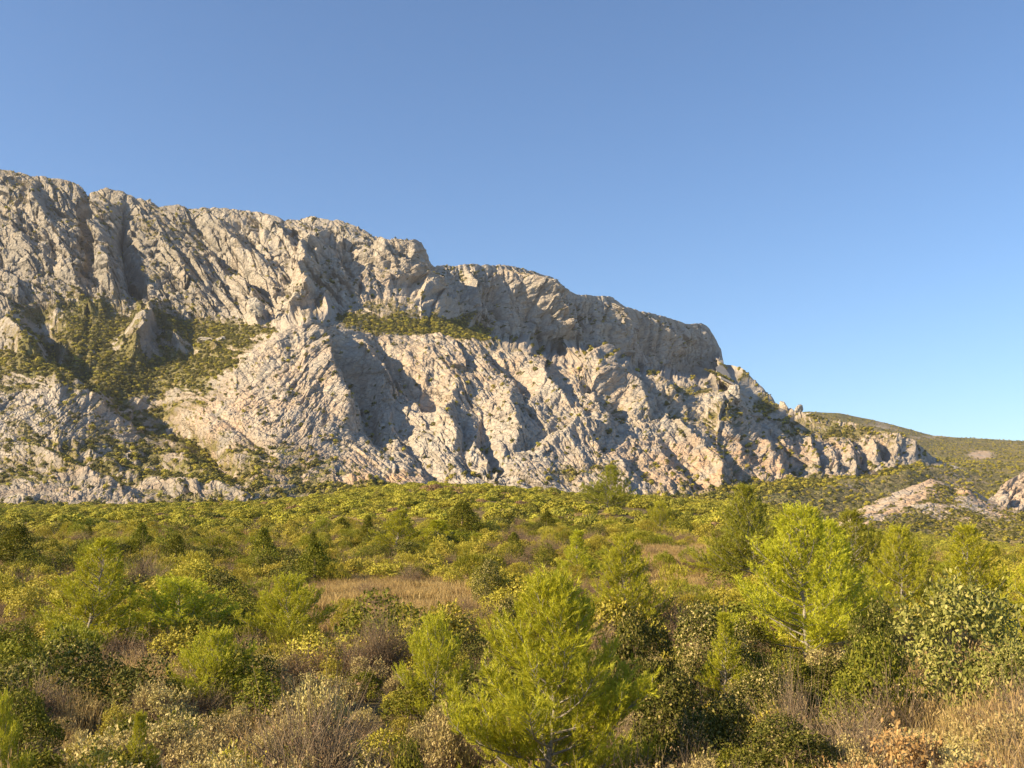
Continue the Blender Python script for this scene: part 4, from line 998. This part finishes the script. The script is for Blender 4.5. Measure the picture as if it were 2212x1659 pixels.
# farther slope up to the crest: low dense scrub
def far_band():
    r = np.random.default_rng(8); n = 30000
    y = np.sqrt(r.uniform(100**2, 700**2, n)); x = r.uniform(-1, 1, n)*(y*.60)
    z = ground_z(x, y); q = fbm(x/30, y/30, 3, 62)
    px = px_of(x, y); keep = (q > -.42) & ~((px > 1600) & (y > 640))
    x, y, z, q = x[keep], y[keep], z[keep], q[keep]
    s = (r.uniform(.45, 1.0, len(x))+.7*r.random(len(x))**4)*(1+.0012*y)
    kk = r.random(len(x))+.45*q
    for nm, mat, lo, hi, lab in (('dark_thicket', M_CREST, -9, .42, 'dark oak scrub covering the crest below the rock face'), ('olive_thicket', M_CREST2, .42, 1.08, 'olive scrub covering the crest below the rock face'), ('heath_thicket', M_BROWN, 1.08, 9, 'brown heath patches on the crest')):
        m = (kk >= lo) & (kk < hi); PR = []
        for i in range(2):
            me = make_lobed('scrub_bush', 60+i, 2., 1.5, 900, .17, [mat], lobes=10, split=False, stems=3, ratio=.75, jit=.4, rl=(.2, .36)); X = x[m][i]; Yy = y[m][i]
            o = link('scrub_bush', me, cat='bush'); o.location = (X, Yy, z[m][i]-.15); o.rotation_euler = (0, 0, i); PR.append(o)
            rowsF.append((float(px_of(X, Yy)), float(py_of(z[m][i], Yy)), Yy, o, {'d': 'low dark scrub bush', 'o': 'low olive scrub bush', 'h': 'low brown scrub bush'}[nm[0]]))
        scatter(nm, PR, np.c_[x[m], y[m], z[m]-.15], np.c_[s[m]*1.1, s[m]*1.1, s[m]*.85], lab, 'scrub')
rowsF = []
far_band(); name_by_neighbour(rowsF)
# grass
G1 = make_grass('dry_grass_tuft', 41, .7, .5, 130); G2 = make_grass('dry_grass_tuft', 42, .8, .75, 90, heads=.4)
G3 = make_grass('dry_grass_tuft', 43, 1.6, .55, 260, width=.012)
GP = []
for i, (px, Y, m_, h) in enumerate([(2100,12.5,G2,1.),(2010,13.5,G2,1.),(850,39,G1,1.)]):
    o = link('dry_grass_tuft', m_); x = float(xat(px, Y)); o.location = (x, Y, float(ground_z(x, Y))); o['label'] = ['tall seeding straw tuft standing in the right corner grass', 'straw tuft at the rim of the shaded hollow, right foreground', 'short golden tuft in the middle of the clearing'][i]; o['category'] = 'grass tuft'; GP.append(o)
o = link('dry_grass_tuft', G3); x = float(xat(900, 44)); o.location = (x, 44, float(ground_z(x, 44))); o['label'] = 'wide golden tuft at the far side of the clearing'; o['category'] = 'grass tuft'; GP.append(o)
def grass_field():
    r = np.random.default_rng(12)
    y = np.sqrt(r.uniform(6**2, 34**2, 9000)); x = r.uniform(-1, 1, 9000)*(y*.6+1)
    z = ground_z(x, y); c = clearing(px_of(x, y), py_of(z, y)); keep = r.random(9000) < .04+.9*c
    x, y, z = x[keep], y[keep], z[keep]; s = r.uniform(.6, 1.25, len(x))
    scatter('dry_grass', [GP[0], GP[2]], np.c_[x, y, z], np.c_[s, s, s*.95], 'dry straw grass between the foreground shrubs', 'grass')
    y = np.sqrt(r.uniform(33**2, 130**2, 26000)); x = r.uniform(-1, 1, 26000)*(y*.6+1)
    z = ground_z(x, y); c = clearing(px_of(x, y), py_of(z, y)); q = fbm(x/12, y/12, 2, 66); keep = r.random(26000) < .03+.15*(q > .35)+.9*c
    x, y, z = x[keep], y[keep], z[keep]; s = r.uniform(.6, 1.3, len(x))
    scatter('golden_grass', [GP[3]], np.c_[x, y, z], np.c_[s, s, s*.85], 'golden dry grass of the clearings', 'grass')
grass_field()

# scrub on the mountain, the hills and ledges
def far_bush(seed, mat):
    return make_lobed('scrub_bush', seed, 1., .8, 150, .20, [mat], lobes=6, split=False, stems=0+2, ratio=.8, jit=.35, rl=(.2, .36))
def on(S, px, py):
    """the point of the relief seen at a place on the sheet"""
    P = S[0]; u = P[..., 0]/P[..., 1]/(2*TX/cp)*2212+1106; t = P[..., 2]/P[..., 1]; b = (t*cp-sp)/(cp+t*sp); u = (P[..., 0]/P[..., 1]*(cp-b*sp)/2/TX+.5)*2212; v = (.5-b/2/TY)*1659
    d = np.hypot(u-px, v-py); m = d < max(3., d.min()+.5); k = np.where(m, P[..., 1], 1e9).argmin(); return P.reshape(-1, 3)[k]
def proto_far(mesh, px, py, S, lab):
    o = link('scrub_bush', mesh); o.location = on(S, px, py)-np.array([0, 0, .3]); o.scale = (5, 5, 4.5); o['label'] = lab; o['category'] = 'bush'; return o
S_M = (MP, MVEG, MFLAT, MPX, MPY)
FB = [proto_far(far_bush(51, M_DARKG), 655, 640, S_M, 'single dark bush on the ledge under the smooth upper wall'),
      proto_far(far_bush(52, M_DARKG), 680, 732, S_M, 'single dark bush on the summit ridge of the pale pyramid'),
      proto_far(far_bush(53, M_OAK), 905, 690, S_M, 'dark oak bush in the green shelf above the pyramid'),
      proto_far(far_bush(54, M_OLIVE), 450, 712, S_M, 'olive bush in the green coomb right of the rock tooth')]
def clothe(S, n, lo, name, lab, seed, smin, smax, reg=None, protos=None):
    P, veg, flat, PX, PY = S; r = np.random.default_rng(seed)
    A = np.linalg.norm(np.cross(P[1:, :-1]-P[:-1, :-1], P[:-1, 1:]-P[:-1, :-1]), axis=2)*np.clip(veg[:-1, :-1]-lo, 0, .5)**1.5*sm(flat[:-1, :-1], .15, .5)
    if reg is not None: A = A*reg(PX[:-1, :-1], PY[:-1, :-1])
    c = A.ravel().cumsum(); k = np.searchsorted(c, r.random(n)*c[-1]); i, j = np.unravel_index(k, A.shape)
    a = r.random((n, 2)); p = P[i, j]+(P[i+1, j]-P[i, j])*a[:, :1]+(P[i, j+1]-P[i, j])*a[:, 1:]
    p[:, 2] -= .25; s = r.uniform(smin, smax, n)*r.uniform(.7, 1.2, n)
    scatter(name, protos or FB, p, np.c_[s, s, s*.9], lab, 'scrub')
clothe(S_M, 20000, .48, 'mountain_scrub', 'dark evergreen scrub on the shelves and gullies of the mountain', 5, 2.2, 5.6)
clothe(HP, 12000, .1, 'hill_scrub', 'green scrub covering the far hill and valley side', 6, 2.0, 4.5, lambda px, py: (px > 1450)*(1+1.5*sm(py, 1000, 1100)), FB[2:])
clothe(RP, 4500, .2, 'valley_scrub', 'green scrub between the reddish rock bands', 7, 1.0, 2.6)

# boulders and standing rocks
def boulder(seed, sx=1, sz=.75):
    r = np.random.default_rng(seed); n = 13; m = 18
    th, ph = np.meshgrid(np.linspace(0, math.pi, n), np.linspace(0, 2*math.pi, m, endpoint=False), indexing='ij')
    d = np.stack([np.sin(th)*np.cos(ph), np.sin(th)*np.sin(ph), np.cos(th)], -1)
    pl = nrm(r.normal(size=(16, 3))); off = r.uniform(.62, 1., 16)
    rad = np.min(np.where((d@pl.T) > .05, off/np.maximum(d@pl.T, .05), 9), -1); rad = np.minimum(rad, 1.25)*(1+.06*r.normal(size=rad.shape))
    rad[0] = rad[0].mean(); rad[-1] = rad[-1].mean(); V = d*rad[..., None]*np.array([sx, 1, sz])
    i = np.arange(n-1)[:, None]*m; j = np.arange(m)[None]; F = np.stack([i+j, i+m+j, i+m+(j+1) % m, i+(j+1) % m], -1).reshape(-1, 4)
    return np_mesh('boulder', V.reshape(-1, 3), [F], [M_STONE])
BM = [boulder(1), boulder(2, 1.3, .6), boulder(3, 1., .9), boulder(4, .55, 1.7), boulder(5, .7, 1.2)]
def boulders():
    r = np.random.default_rng(2)
    for px, py, s, k, S, lab in [(1461,1076,5.5,1,HP,'largest pale boulder in the green scrub at the mountain foot'),(1418,1079,3.6,0,HP,'pale boulder a little left of the largest one at the mountain foot'),
        (1509,1090,3.2,2,HP,'pale boulder right below the largest one at the mountain foot'),(1536,1096,3.4,0,HP,'low pale boulder farthest right of the group at the mountain foot'),(1527,1074,2.8,1,HP,'small boulder just under the rock edge at the mountain foot'),
        (1693,880,8.5,3,S_M,'left and tallest of the standing rocks on the skyline'),(1725,886,8,3,S_M,'middle standing rock on the skyline'),(1747,892,6,1,S_M,'low rounded skyline rock where the green hill begins'),(1712,886,4,0,S_M,'small rock between the two standing rocks on the skyline'),
        (548,672,15,4,S_M,'pointed pale rock tooth in the high green shelf'),(476,734,9,0,S_M,'small white block in the high coomb right of the big rock tooth'),(440,735,11,1,S_M,'shaded block beside the big rock tooth in the coomb'),(600,690,6,1,S_M,'flat slab boulder at the shelf right of the rock tooth'),
        (1590,855,13,4,S_M,'leaning rock fin below the end of the upper wall'),(1555,862,9,2,S_M,'grey block left of the leaning rock fin'),(1610,890,8,0,S_M,'pale crag in the scrub below the leaning rock fin'),(1640,893,7,1,S_M,'low white crag toward the skyline rocks')]:
        o = link('boulder', BM[k]); p = on(S, px, py); s *= .8; o.location = p+np.array([0, s*.1, s*.1]); o.scale = (s, s, s); o.rotation_euler = (r.normal(0, .15), r.normal(0, .15), r.random()*6); o['label'] = lab; o['category'] = 'boulder'; o['group'] = 'boulders and standing rocks of the mountain'
boulders()

# ------------------------------------------------------------------ thin air between here and the mountain
def haze():
    x0, x1, y0, y1, z0, z1 = -7000, 7000, -400, 8000, -46, 760
    V = [(x, y, z) for z in (z0, z1) for y in (y0, y1) for x in (x0, x1)]
    F = [(0, 2, 3, 1), (4, 5, 7, 6), (0, 1, 5, 4), (2, 6, 7, 3), (0, 4, 6, 2), (1, 3, 7, 5)]
    m = bpy.data.materials.new('haze_air'); m.use_nodes = True; t = m.node_tree; t.nodes.clear()
    o = t.nodes.new('ShaderNodeOutputMaterial'); v = t.nodes.new('ShaderNodeVolumePrincipled')
    v.inputs['Color'].default_value = (.86, .90, 1., 1); v.inputs['Density'].default_value = HAZE; v.inputs['Anisotropy'].default_value = .2
    t.links.new(v.outputs[0], o.inputs['Volume'])
    link('haze', np_mesh('haze', V, [F], [m]), kind='stuff')
HAZE = 0.00003
haze()
